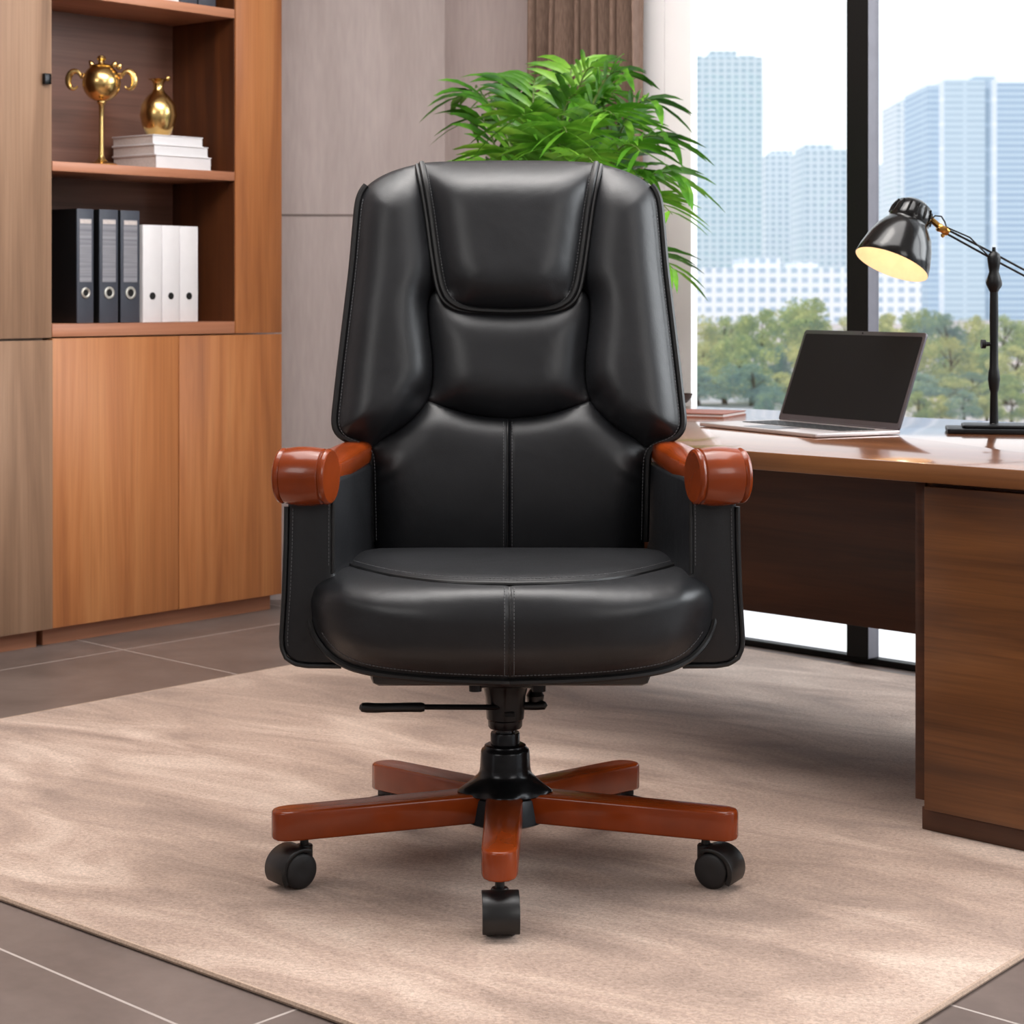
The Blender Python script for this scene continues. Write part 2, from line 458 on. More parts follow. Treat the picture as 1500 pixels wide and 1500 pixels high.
# wall in the window plane, with a white pier beside the glass
slabwall('wall_window', wc, WF.p(-.868, 0, 0), FZ, 2.85, .14, 'grey_panel', WF.ey)
bm = box((-.868, 0, 0), (-.7785, .024, 2.858), WF); box((-.7755, 0, 0), (-.687, .024, 2.858), WF, bm=bm)
box((-.78, .004, 0), (-.774, .022, 2.858), WF, bm=bm)
st(obj('wall_pier', bm, 'white_wall', smooth=False))
slabwall('wall_header', WF.p(-.687, 0, 0), WF.p(8.2, 0, 0), 2.62, 2.85, .14, 'white_wall', WF.ey)
# window
win = box((-.687, -.012, -.0), (8.2, .02, .016), WF, .003)
box((-.687, 0, 2.56), (8.2, .06, 2.628), WF, .004, bm=win)
wfo = st(obj('window_1', win, 'window_metal', smooth=False))
for k in range(7):
    t0 = -.1787+k*1.42
    fo = obj('window_frame', box((t0, -.03, .016), (t0+.063, .014, 2.56), WF, .002), ['window_metal', 'window_metal_lit'], wfo, smooth=False)
    for p in fo.data.polygons:
        if (fo.matrix_basis.to_3x3() @ p.normal).dot(e2) > .9: p.material_index = 1
edges = [-.687]+[-.1787+k*1.42 for k in range(6)]
for k, t0 in enumerate(edges):
    a = t0+(.063 if k else 0); b = -.1787+k*1.42
    obj('window_pane', box((a, .002, .016), (b, .007, 2.56), WF), 'window_glass', wfo, smooth=False)
# balcony, outdoor ground
st(obj('balcony_floor', box((-3, .14, -.25), (9, 1.7, -.02), WF), 'balcony_stone', smooth=False))
bm = bmesh.new(); vv = [bm.verts.new(p) for p in ((-250, 20, -2.42), (350, 20, -2.42), (350, 700, -2.42), (-250, 700, -2.42))]; bm.faces.new(vv)
st(obj('ground', bm, 'outdoor_ground', smooth=False))

# ================================================================== RUG
def isect(p, q, r, s):
    p, q, r, s = [np.array((x.x, x.y)) for x in (p, q, r, s)]
    d1, d2 = q-p, s-r; t = np.linalg.solve(np.stack([d1, -d2], 1), r-p)[0]; return p+t*d1
L1 = (floor_pt(0, 1053), floor_pt(430, 973)); L2 = (floor_pt(0, 1311), floor_pt(530, 1502))
L3 = (floor_pt(1330, 1500), floor_pt(1500, 1395)); L4 = (floor_pt(1091, 950), floor_pt(1343, 992))
rc = [isect(*L1, *L2), isect(*L2, *L3), isect(*L3, *L4), isect(*L4, *L1)]
def round_corners(pl, r, n=8):
    out = []
    for i in range(len(pl)):
        p = np.array(pl[i]); a = np.array(pl[i-1])-p; b = np.array(pl[(i+1) % len(pl)])-p
        a = a/np.linalg.norm(a); b = b/np.linalg.norm(b); A, B = p+a*r, p+b*r
        for k in range(n+1):
            t = k/n; out.append(tuple((1-t)**2*A+2*t*(1-t)*p+t*t*B))
    return out
rp = round_corners(rc, .16)
bm = prism(rp, FZ+.0003, 0, lambda a, b, h: Vector((a, b, h)), .002, 2)
rug = obj('area_rug', bm, 'rug_pile'); tag(rug, 'beige pink mottled area rug lying under the black office chair', 'rug')
obj('edge_binding', tube([(x, y, -.0035) for x, y in resample(rp, .03, True)], .0042, 6, True), 'rug_binding', rug)

# ================================================================== BOOKCASE
def bk_s(u, q=0.0):    # position along the bookcase front of pixel column u on the plane q inside the front
    o = BF.p(0, q, 0); k = (u-U0)/F      # o.x+.648 s = k (o.y+CY+.762 s)
    return (k*(o.y+CY)-o.x)/(BF.ex.x-k*BF.ex.y)
def bk_z(v, u, q=0.0):
    p = BF.p(bk_s(u, q), q, 0); return H-(v-V0)*(p.y+CY)/F
HB = 2.7
bc = thing('bookcase', 'orange brown wooden bookcase with open shelves above two plain doors', 'bookcase', A0, BF.rot)
sL, sR = bk_s(77), 0.0; sJ = bk_s(345); sM = bk_s(262)
DPT = .27; zgap = bk_z(487, 413)-FZ
loc = lambda z: z-FZ
z_bot = loc(bk_z(484, 345)); z_b1 = loc(bk_z(471, 345)); zs0 = loc(bk_z(265, 345)); zs1 = loc(bk_z(252, 345)); zt0 = loc(bk_z(27, 345)); zt1 = loc(bk_z(14, 345))
g = .0016
for a, b in ((sL, sM-g), (sM+g, sR)):
    obj('door', box((a, 0, .045), (b, .02, zgap-.004), BF, .0012), 'cabinet_wood', bc)
obj('carcass', box((sL, .022, .045), (sR-.004, DPT, zgap-.006), BF), 'cabinet_wood', bc, smooth=False)
obj('plinth', box((sL-.004, .035, .0), (sR-.012, DPT, .045), BF), 'shelf_wood', bc, smooth=False)
obj('stile', box((sJ+.001, 0, zgap), (sR, DPT, HB), BF, .0012), 'cabinet_wood', bc)
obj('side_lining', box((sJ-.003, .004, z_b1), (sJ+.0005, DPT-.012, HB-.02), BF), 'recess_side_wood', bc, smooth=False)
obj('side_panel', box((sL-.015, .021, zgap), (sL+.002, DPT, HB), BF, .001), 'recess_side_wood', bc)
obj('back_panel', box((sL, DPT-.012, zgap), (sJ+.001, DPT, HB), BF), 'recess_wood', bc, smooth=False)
for z0, z1 in ((zgap, z_b1), (zs0, zs1), (zt0, zt1), (2.12, 2.145), (HB-.025, HB)):
    obj('shelf', box((sL, .001, z0), (sJ-.002, DPT-.013, z1), BF, .001), 'shelf_wood', bc)
# tall cabinet at the left end
tc_ = thing('tall_cabinet', 'greyish brown tall wooden cabinet standing left of the open bookcase', 'cabinet', BF.p(sL-.02, 0, 0), BF.rot)
a, b = sL-.75, sL-.0175
obj('door', box((a, -.004, zgap-.002), (b+.012, .018, HB), BF, .0012), 'tall_cabinet_wood', tc_)
obj('door', box((a, -.004, .045), (b+.0155, .018, zgap-.008), BF, .0012), 'tall_cabinet_wood', tc_)
obj('carcass', box((a, .02, .045), (b+.0015, DPT, HB), BF), 'tall_cabinet_wood', tc_, smooth=False)
obj('plinth', box((a, .03, 0), (b-.01, DPT, .045), BF), 'shelf_wood', tc_, smooth=False)
obj('latch', box((bk_s(60), -.016, loc(bk_z(124, 64))), (bk_s(70), -.004, loc(bk_z(108, 64))), BF, .002), 'black_metal', tc_)

# --- things on the shelves
def ring_hole(bm, s, q, z, ro, ri, mats=(1, 2)):
    at = axis_at(BF.p(s, q, z), -BF.ey)
    lathe([(ri, 0), (ri, .003), ((ro+ri)/2, .004), (ro, .003), (ro, 0)], at, 20, bm=bm, mat=mats[0], closed=True)
    lathe([(0, .0012), (ri, .0012), (ri, 0)], at, 20, bm=bm, mat=mats[1])
zsh = z_b1+.0006
def binder(name, u0, u1, vt, q, dep, colour, label, group, wbook=None):
    s0, s1 = bk_s(u0, q), bk_s(u1, q)
    h = loc(bk_z(vt, (u0+u1)/2, q))-zsh
    t = thing(name, label, 'binder', BF.p((s0+s1)/2, q, zsh), BF.rot, group)
    zz = zsh
    dark = colour == 'dark'
    m = 'binder_slate' if dark else 'binder_white'
    obj('spine', box((s0, q, zz), (s1, q+.004, zz+h), BF, .001), m, t)
    obj('cover', merge(box((s0, q+.004, zz), (s0+.003, q+dep, zz+h), BF), box((s1-.003, q+.004, zz), (s1, q+dep, zz+h), BF)), 'binder_black' if dark else 'binder_white', t, smooth=False)
    obj('paper_block', box((s0+.003, q+.006, zz+.004), (s1-.003, q+dep-.004, zz+h-.006), BF), 'binder_black' if dark else 'white_paper', t, smooth=False)
    w = s1-s0; sc = (s0+s1)/2
    if dark:
        lb = obj('spine_label', box((sc-w*.36, q-.0012, zz+h*.36), (sc+w*.36, q, zz+h*.915), BF), 'label_grey', t, smooth=False)
        obj('label_strip', box((sc-w*.34, q-.0018, zz+h*.872), (sc+w*.34, q-.0012, zz+h*.908), BF), 'page_paper', lb, smooth=False)
        b = bmesh.new(); ring_hole(b, sc, q, zz+h*.265, w*.27, w*.155, (0, 1)); obj('finger_ring', b, ['ring_metal', 'hole_black'], t)
    else:
        b = bmesh.new(); lathe([(0, .0012), (w*.155, .0012), (w*.155, 0)], axis_at(BF.p(sc, q, zz+h*.27), -BF.ey), 18, bm=b); obj('finger_hole', b, 'hole_black', t)
    return t
def label_mat():
    k = NT('label_grey'); v = k.coord((3, 3, 120)); n = k.noise(v, 1, 3)
    k.set(Base_Color=k.ramp(n, [(.35, lin((112, 112, 120))), (.65, lin((146, 146, 152)))]), Roughness=.4); M['label_grey'] = k.m
label_mat()
for i, (u0, u1, vt) in enumerate(((113, 137, 306), (146, 173, 307), (177, 204.5, 308.5))):
    binder('ring_binder', u0, u1, vt, .03, .22, 'dark', ('dark slate ring binder at the cabinet end of the lower shelf', 'middle one of the three dark slate ring binders on the lower shelf', 'dark slate ring binder standing against the white binders')[i], 'dark binders on the lower shelf')
for i, (u0, u1, vt) in enumerate(((209.5, 237, 329.5), (237.6, 263, 330.5), (263.6, 290, 331.5))):
    binder('ring_binder', u0, u1, vt, .03, .2, 'white', ('white binder standing next to the dark slate binders', 'white binder in the middle of the white row', 'white binder at the free end of the row, beside the empty shelf space')[i], 'white binders on the lower shelf')
# upper shelf: only the feet are in view
zsh = zt1+.0006
for i, (u0, u1, c) in enumerate(((238, 262, 'white'), (264, 289, 'dark'), (291, 316, 'dark'))):
    binder('ring_binder', u0, u1, -140, .02, .2, c, ('white binder on the uppermost shelf in view', 'dark binder beside the white binder on the uppermost shelf in view', 'dark binder at the free end of the uppermost shelf in view')[i], 'binders on the uppermost shelf')
# three white books
z = zs1+.0006
q = .03
for i, (ul, u1, hh) in enumerate(((190, 310, 21), (189, 307.5, 16), (188.5, 302, 15))):
    s1 = bk_s(u1, q); s0 = bk_s(229.5 if i == 0 else 229, q)
    hz = hh*(BF.p(s1, q, 0).y+CY)/F*.93
    t = thing('book', ('thick white book at the bottom of the stack under the gold vase', 'white book in the middle of the stack under the gold vase', 'white book on top of the stack, carrying the gold vase')[i], 'book', BF.p((s0+s1)/2, q+.1, z), BF.rot, 'white books under the vase')
    dep = .185-.006*i
    q0 = q+.006*i
    obj('cover', merge(merge(box((s0, q0, z), (s1, q0+dep, z+.002), BF), box((s0, q0, z+hz-.0022), (s1, q0+dep, z+hz), BF)), box((s0, q0+.0022, z+.002), (s1-.0015, q0+.0045, z+hz-.0022), BF)), 'white_paper', t, smooth=False)
    obj('page_block', box((s0+.003, q0+.0045, z+.002), (s1-.003, q0+dep-.003, z+hz-.0022), BF), 'page_paper', t, smooth=False)
    z += hz+.0004
zbook = z
# gold vase
qv = .09; sv = bk_s(232, qv); pv = BF.p(sv, qv, zbook); sc = (pv.y+CY)/F
vs = thing('vase', 'gold bottle vase with a narrow neck standing on white books', 'vase', pv, 0)
hv = 83*sc; rv = 27*sc
prof = [(0, 0), (.55*rv, 0), (.62*rv, .01*hv), (.86*rv, .16*hv), (1.0*rv, .36*hv), (.93*rv, .54*hv), (.66*rv, .68*hv), (.36*rv, .77*hv), (.27*rv, .84*hv), (.27*rv, .92*hv), (.38*rv, .975*hv), (.56*rv, 1.0*hv), (.48*rv, 1.0*hv), (.22*rv, .93*hv), (.2*rv, .8*hv), (0, .78*hv)]
obj('body', lathe(prof, axis_at(pv, (0,0,1)), 40), 'gold', vs, angle=60)
ps = pv+Vector((.45*rv, -.2*rv, .985*hv))
obj('rim_spout', lathe([(0, 0), (.006, .002), (.0075, .007), (.005, .013), (0, .016)], axis_at(ps, (.8, -.2, .5)), 14), 'gold', vs)
# gold trophy
qt = .055; stt = bk_s(148.5, qt); pt_ = BF.p(stt, qt, zs1+.0006); sc = (pt_.y+CY)/F
tr = thing('trophy', 'gold trophy with a ball on a slim stem and curled side handles', 'trophy', pt_, 0)
px = lambda n: n*sc
cz = px(121)
obj('base', lathe([(0, 0), (px(23), 0), (px(23.5), px(1.5)), (px(20), px(3.5)), (px(10), px(5)), (px(6), px(9)), (px(4), px(14)), (0, px(14))], axis_at(pt_, (0,0,1)), 32), 'gold', tr)
obj('stem', lathe([(0, px(9)), (px(4), px(9)), (px(3.4), px(30)), (px(3.2), px(70)), (px(4), px(88)), (px(6.5), px(92)), (px(5.5), px(99)), (0, px(99))], axis_at(pt_, (0,0,1)), 20), 'gold', tr)
R_ = 28
prof = [(0, cz-px(R_))]+[(px(R_)*math.sin(a), cz-px(R_)*math.cos(a)) for a in np.linspace(.15, PI*.8, 16)]
prof += [(px(18), cz+px(24)), (px(15), cz+px(26)), (0, cz+px(27))]
obj('bowl', lathe(prof, axis_at(pt_, (0,0,1)), 40), 'gold', tr, angle=50)
obj('lid_knob', lathe([(0, cz+px(24)), (px(8), cz+px(25)), (px(5), cz+px(28)), (px(4), cz+px(31)), (px(7), cz+px(35)), (px(5), cz+px(39)), (0, cz+px(41))], axis_at(pt_, (0,0,1)), 20), 'gold', tr)
for sg in (-1, 1):
    hp = []
    for k in range(26):
        t = k/25; a = PI*.95-t*PI*1.7
        hp.append(pt_+Vector((sg*px(38+9*math.cos(a)+t*3), 0, cz+px(4+13*math.sin(a)))))
    hb = tube(hp, lambda t: px(1.5+3.4*math.sin(PI*min(1, t*1.05))), 10)
    tube([pt_+Vector((sg*px(24), 0, cz+px(13))), pt_+Vector((sg*px(28), 0, cz+px(13))), hp[3]], px(1.6), 8, bm=hb)
    obj('handle', hb, 'gold', tr)
for k, (dx, dz, ty) in enumerate(((-12, 24, .1), (17, 22, -.2), (24, 19, -.2))):
    p = pt_+Vector((px(dx), ty*px(20), cz+px(dz)))
    obj('leaf_ornament', lathe([(0, 0), (px(3.5), px(2)), (px(4), px(5)), (px(2), px(9)), (0, px(11))], axis_at(p, (.5*(1 if dx > 0 else -1), -.1, .7)), 12), 'gold', tr)

# ================================================================== CURTAIN
t0, t1 = -1.157, -.778
vs_, fs_ = [], []
NU, nz = 150, 24
for j in range(nz+1):
    zz = .0+2.62*j/nz
    for i in range(NU+1):
        a = i/NU; ph = a*2*PI*5.5+.9*math.sin(a*8)
        am = .05*(1-.12*math.sin(j*.35+a*4))
        vs_.append(WF.p(t0+(t1-t0)*a+.010*math.sin(2*ph), -.105+am*math.sin(ph)+.006*math.sin(ph*.37+j*.15), zz+.012))
for j in range(nz):
    for i in range(NU):
        k = j*(NU+1)+i; fs_.append((k, k+1, k+NU+2, k+NU+1))
cu = thing('curtain', 'brown pleated floor length curtain hanging beside the window', 'curtain', WF.p(-1.07, -.105, 0), WF.rot)
co = obj('cloth', (vs_, fs_), 'curtain_cloth', cu, angle=0)
sm = co.modifiers.new('thick', 'SOLIDIFY'); sm.thickness = .003
obj('curtain_rail', tube([WF.p(-1.4, -.105, 2.66), WF.p(-.5, -.105, 2.66)], .012, 12), 'black_metal', cu)
for k in range(3): obj('rail_bracket', box((-1.35+.38*k-.008, -.115, 2.655), (-1.35+.38*k+.008, -.001, 2.668), WF), 'black_metal', cu, smooth=False)

# ================================================================== DESK
dk = thing('desk', 'dark walnut executive desk with a thick top and a drawer pedestal, by the window', 'desk', DO, DF.rot)
ZT = .600
bm = prism(round_corners([(-1.42, -.022), (.62, -.022), (.62, 1.005), (-1.42, 1.005)], .02, 4), .5685, ZT, lambda a, b, h: DF.p(a, b, h), .0025, 2)
dt = obj('desktop', bm, ['desk_edge_wood', 'desk_top_wood'], dk)
for p in dt.data.polygons:
    if p.normal.z > .9: p.material_index = 1
obj('drawer_front', box((0, 0, .036), (.55, .02, .5605), DF, .001), 'desk_wood', dk)
obj('side_panel', box((-.0507, .05, .036), (-.031, .80, .568), DF, .001), 'desk_dark_wood', dk)
obj('pedestal', box((-.0305, .055, .036), (.55, .80, .568), DF, .001), 'desk_wood', dk)
obj('carcass_front', box((.002, .0205, .05), (.55, .055, .566), DF), 'desk_dark_wood', dk, smooth=False)
obj('plinth', box((-.012, .012, 0), (.54, .78, .037), DF, .001), 'desk_dark_wood', dk)
obj('modesty_panel', box((-1.36, .75, .171), (-.0515, .772, .568), DF, .001), 'desk_dark_wood', dk)
obj('leg_panel', box((-1.36, .60, 0), (-1.33, .95, .568), DF, .001), 'desk_dark_wood', dk)

# ================================================================== LAPTOP
yaw = -1.07418; LX, LY = .6527, 1.0061
h_ = Vector((math.cos(yaw), math.sin(yaw), 0)); bdir = Vector((-h_.y, h_.x, 0))   # bdir = away from the user
LF = Frame((LX, LY, ZT+.0008), h_, bdir)
lp = thing('laptop', 'grey open laptop with a dark blank screen on the desk', 'laptop', LF.o, LF.rot)
wl, dl, tilt, hs = .394, .20, .3584, .2011
def rrect(x0, y0, x1, y1, r=.008): return round_corners([(x0, y0), (x1, y0), (x1, y1), (x0, y1)], r, 4)
obj('base', prism(rrect(-wl/2, -dl, wl/2, .008), .001, .0085, lambda a, b, h: LF.p(a, b, h), .0015), 'laptop_deck', lp)
bm = bmesh.new()
for r in range(5):
    for c in range(13):
        x0 = -.165+c*.0254; y0 = -.028-r*.0175
        box((x0, y0-.0145, .0085), (x0+.0222, y0, .0098), LF, .0006, 1, bm=bm)
kb = obj('keyboard', bm, 'laptop_keys', lp); kb['kind'] = 'stuff'
obj('touchpad', prism(rrect(-.055, -dl+.012, .055, -.125, .004), .0085, .009, lambda a, b, h: LF.p(a, b, h)), 'laptop_shell', lp)
ca, sa = math.cos(tilt), math.sin(tilt)
def LID(a, b, h): return LF.p(a, sa*b+ca*h*1.0-.0, .0085+ca*b-sa*h*1.0)
lid = obj('screen_lid', prism(rrect(-wl/2, .0, wl/2, hs), .0, .005, LID, .001), 'laptop_shell', lp)
obj('screen', prism(rrect(-wl/2+.008, .014, wl/2-.008, hs-.009, .004), -.0006, .0002, LID), 'laptop_screen', lid, smooth=False)
obj('webcam', lathe([(0, -.0012), (.0016, -.0012), (.0016, .0002)], axis_at(LID(0, hs-.0045, 0), LID(0, 0, 1)-LID(0, 0, 0)), 12), 'hole_black', lid)
obj('hinge', tube([LF.p(-.16, .003, .0085), LF.p(.16, .003, .0085)], .004, 10), 'laptop_shell', lp)
for a, b in ((-wl/2+.03, -.18), (wl/2-.03, -.18), (-wl/2+.03, -.02), (wl/2-.03, -.02)):
    obj('rubber_foot', lathe([(0, 0), (.006, 0), (.006, .0015), (0, .0015)], axis_at(LF.p(a, b, -.0006), (0,0,1)), 10), 'hole_black', lp)

# ================================================================== DESK LAMP
def dz_pt(u, v, z=ZT): return floor_pt(u, v, z)
pl = floor_pt(1456, 634, ZT); pl.z = ZT+.0006
lm = thing('desk_lamp', 'black metal desk lamp with a lit bell shade, standing on the desk', 'lamp', pl, 0)
yl = pl.y
LB = Frame(pl, (.985, -.17, 0), (.17, .985, 0))
obj('base', prism(round_corners([(-.092, -.062), (.1, -.062), (.1, .06), (-.092, .06)], .008, 3), 0, .010, lambda a, b, h: LB.p(a, b, h), .002), 'lamp_iron', lm)
obj('base_plate', prism(round_corners([(-.062, -.05), (.075, -.05), (.075, .045), (-.062, .045)], .012, 3), .010, .017, lambda a, b, h: LB.p(a, b, h), .003), 'lamp_iron', lm)
def LPt(u, v, dy=0): return W(u, v, yl+dy)
pz = lambda v: LPt(1456, v).z-pl.z
x_off = LPt(1453, 400).x
def lprof(vr): return [(r*4.0/F*1.0, pz(v)) for r, v in vr]
obj('pole', lathe(lprof([(0, 632), (14, 632), (11, 626), (6.5, 620), (5.5, 575), (7, 570), (9, 555), (8, 545), (6.5, 538), (6, 500), (6.5, 470), (6, 430), (6, 392), (0, 392)]), axis_at(pl, (0,0,1)), 20), 'lamp_iron', lm)
obj('pole_joint', lathe(lprof([(0, 428), (6, 428), (10, 420), (11, 412), (9, 404), (7, 398), (8.5, 390), (10, 378), (8, 372), (3, 368), (2.5, 362), (0, 362)]), axis_at(pl, (0,0,1)), 20), 'lamp_iron', lm)
kn = LPt(1445, 504); kn = Vector((pl.x-.011, pl.y, kn.z))
obj('height_knob', lathe([(0, -.004), (.004, -.004), (.0045, .004), (.009, .006), (.009, .014), (0, .014)], axis_at(kn, (-1, 0, 0)), 16), 'lamp_iron', lm)
obj('clamp_ring', tube([Vector((pl.x+.0145*math.cos(a), pl.y+.0145*math.sin(a)*.4, LPt(1456, 414).z+.0145*math.sin(a))) for a in np.linspace(0, 2*PI, 28)[:-1]], .0018, 8, True), 'gunmetal', lm)
jt = LPt(1456, 376); hd = LPt(1381, 336, -.01)
ax = (jt-hd).normalized()
bm = bmesh.new()
for o_ in (Vector((0, 0, .006)), Vector((0, 0, -.006))):
    tube([hd+o_*.7, jt+o_, jt+ax*.20+o_*.9], .0022, 8, bm=bm)
obj('arm', bm, 'lamp_iron', lm)
obj('counterweight', lathe([(0, 0), (.013, .002), (.014, .01), (.014, .05), (.012, .056), (0, .058)], axis_at(jt+ax*.19, ax), 20), 'lamp_iron', lm)
bj = bmesh.new()
lathe([(0, -.012), (.007, -.012), (.009, -.008), (.007, 0), (.0095, .006), (.008, .012), (.004, .014), (0, .014)], axis_at(hd, ax), 16, bm=bj)
lathe([(0, -.012), (.006, -.012), (.0075, -.004), (.0075, .006), (0, .008)], axis_at(hd+Vector((0, -.004, 0)), (0, -1, -.2)), 14, bm=bj)
lathe([(0, 0), (.004, .001), (.004, .006), (0, .009)], axis_at(hd+Vector((0, 0, -.008)), (0, 0, -1)), 10, bm=bj)
obj('brass_joint', bj, 'brass', lm)
oc = LPt(1306, 387.5, -.02); top = LPt(1344, 302, -.02)
vx = Vector(((1344-1306), 0, -(302-387.5))).normalized()
sax = (vx*math.cos(math.radians(13))+Vector((0, 1, 0))*math.sin(math.radians(13))).normalized()
k4 = 4.0/F
prof = [(55.5, 0), (56, 1), (54, 14), (49, 34), (42, 52), (34, 64), (30.5, 68), (30, 71), (31, 73), (30, 80), (29, 88), (25, 98), (16, 104), (0, 106)]
prof = [(r*k4, h*k4) for r, h in prof]
sh = obj('lamp_shade', lathe(prof, axis_at(oc, sax), 48, closed=True), 'lamp_black', lm, angle=40)
inn = [(r*k4, h*k4) for r, h in [(55.5, 0), (53, 14), (47.5, 34), (40, 52), (31, 62), (0, 64)]]
obj('shade_lining', lathe(inn, axis_at(oc, sax), 48, closed=True), 'lamp_inner', sh, angle=60)
bm = bmesh.new()
for k in range(14):
    a = 2*PI*k/14; at = axis_at(oc, sax)
    tube([at(31.2*k4, a, 75*k4), at(30.6*k4, a, 86*k4), at(27.2*k4, a, 95*k4)], .0022, 6, bm=bm)
obj('cooling_ribs', bm, 'lamp_black', sh)
obj('bulb', lathe([(0, 28*k4), (10*k4, 31*k4), (14*k4, 40*k4), (10*k4, 50*k4), (6*k4, 56*k4), (6*k4, 63*k4), (0, 63*k4)], axis_at(oc, sax), 20), 'bulb_glass', sh)
cb = axis_at(oc, sax)
p0 = oc+sax*96*k4; p1 = hd
obj('power_cable', tube([LPt(1363, 322, -.015), LPt(1370, 316, -.015), LPt(1379, 317, -.013), LPt(1384, 325, -.012), hd+Vector((.006, -.006, .004)), hd+ax*.06+Vector((0, -.005, .012)), hd+ax*.12+Vector((0, -.004, -.012)), jt+Vector((0, -.004, .012))], .0016, 7), 'lamp_iron', lm)
obj('shade_neck', tube([oc+sax*84*k4+Vector((.026*math.cos(.2), 0, 0)), hd], .006, 10), 'brass', lm)

# ================================================================== NOTEBOOK, BOWL
nf = Frame(floor_pt(1040, 610, ZT)+Vector((0, 0, .0006)), (.9, -.43, 0), (.43, .9, 0))
nb = thing('notebook', 'thin closed notebook with a brown cover lying on the desk between chair and laptop', 'notebook', nf.o, nf.rot)
obj('cover', merge(box((-.11, -.05, 0), (.05, .1, .0018), nf), box((-.11, -.05, .0072), (.05, .1, .009), nf)), 'notebook_red', nb, smooth=False)
obj('page_block', box((-.108, -.048, .0018), (.048, .098, .0072), nf), 'page_paper', nb, smooth=False)
bp = floor_pt(975, 592, ZT)+Vector((0, 0, .0006))
bw = thing('bowl', 'small dark wooden bowl at the back of the desk beside the chair', 'bowl', bp, 0)
kk = (bp.y+CY)/F
prof = [(0, 0), (22*kk, 0), (31*kk, 2*kk), (37*kk, 8*kk), (39.5*kk, 15*kk), (37.5*kk, 15*kk), (34*kk, 10*kk), (26*kk, 4*kk), (0, 3*kk)]
obj('shell', lathe(prof, axis_at(bp, (0,0,1)), 36), 'bowl_wood', bw)

# ================================================================== PALM
pp = Vector((.09, 1.96, .0006))
pm = thing('potted_palm', 'green parlour palm with feathery fronds growing in a pot behind the chair', 'plant', pp, 0)
obj('pot', lathe([(0, 0), (.085, 0), (.095, .01), (.125, .24), (.135, .27), (.125, .27), (.115, .25), (0, .24)], axis_at(pp, (0,0,1)), 40), 'pot_glaze', pm, angle=50)
obj('soil', lathe([(0, .235), (.05, .262), (.115, .252), (.1, .22)], axis_at(pp, (0,0,1)), 24), 'soil', pm)
def frond(tip, base, lift, ll, nl, seed):
    r = random.Random(seed)
    ctrl = (base+tip)*.5; ctrl = Vector((base.x+(tip.x-base.x)*.35, base.y+(tip.y-base.y)*.35, max(base.z, tip.z)+lift))
    pts = [(base*((1-t)**2)+ctrl*(2*t*(1-t))+tip*(t*t)) for t in [q/21 for q in range(22)]]
    sb = tube(pts, lambda t: .0055*(1-t)+.0012, 6); bm = bmesh.new()
    for f_ in sb.faces: f_.material_index = 1
    merge(bm, sb)
    for k in range(nl):
        t = .36+.64*(k+.5)/nl
        i = t*21; a = int(min(20, i)); p = pts[a].lerp(pts[a+1], i-a); tan = (pts[a+1]-pts[a]).normalized()
        side = tan.cross(Vector((0, 0, 1)))
        side = side.normalized() if side.length > .05 else Vector((1, 0, 0))
        L = ll*(.55+.45*math.sin(PI*min(1, (t-.3)/.75)))*r.uniform(.85, 1.15)
        for sg in (-1, 1):
            d = (side*sg*r.uniform(.75, 1)+tan*r.uniform(.5, .9)+Vector((0, 0, r.uniform(.0, .35)))).normalized()
            w_ = tan*.5+Vector((0, 0, .25)); w_ = (w_-d*w_.dot(d)).normalized()
            up = d.cross(w_).normalized()
            wd = r.uniform(.0068, .0105)
            prev = None
            for s_, ww in ((0, .25), (.25, .95), (.55, 1), (.8, .6), (1, .04)):
                c = p+d*(L*s_)+Vector((0, 0, -L*.38*s_*s_))
                a_ = bm.verts.new(c+w_*wd*ww); m_ = bm.verts.new(c-up*wd*.25*ww*(1 if up.z > 0 else -1)); b_ = bm.verts.new(c-w_*wd*ww)
                if prev:
                    bm.faces.new((prev[0], a_, m_, prev[1])); bm.faces.new((prev[1], m_, b_, prev[2]))
                prev = (a_, m_, b_)
    return bm
tips = [(668, 140, 5.2, .12), (688, 175, 5.25, .10), (700, 238, 5.2, .06), (735, 122, 5.25, .10), (785, 118, 5.2, .1), (838, 98, 5.15, .06), (872, 96, 5.05, .05), (918, 104, 4.95, .08),
        (965, 150, 4.95, .12), (990, 205, 4.9, .14), (1010, 270, 4.9, .2), (985, 310, 4.8, .22), (992, 395, 4.85, .22), (760, 170, 4.95, .1), (900, 165, 4.85, .12), (830, 190, 4.8, .12), (940, 220, 4.8, .16),
        (870, 235, 4.75, .14), (800, 215, 4.85, .1), (735, 225, 5.0, .1), (775, 145, 5.3, .08), (900, 135, 5.1, .08), (850, 140, 5.0, .1), (820, 150, 5.2, .08), (925, 185, 5.0, .12), (960, 260, 4.95, .14)]
for i, (u, v, d, lift) in enumerate(tips):
    a = i*2.4; base = pp+Vector((.05*math.cos(a), .05*math.sin(a), .25))
    obj('frond', frond(W(u, v+4, d-CY), base, lift+.02, .155 if i < 13 else .17, 15, 100+i), ['palm_leaf', 'stem_green'], pm, fix=False, angle=0)

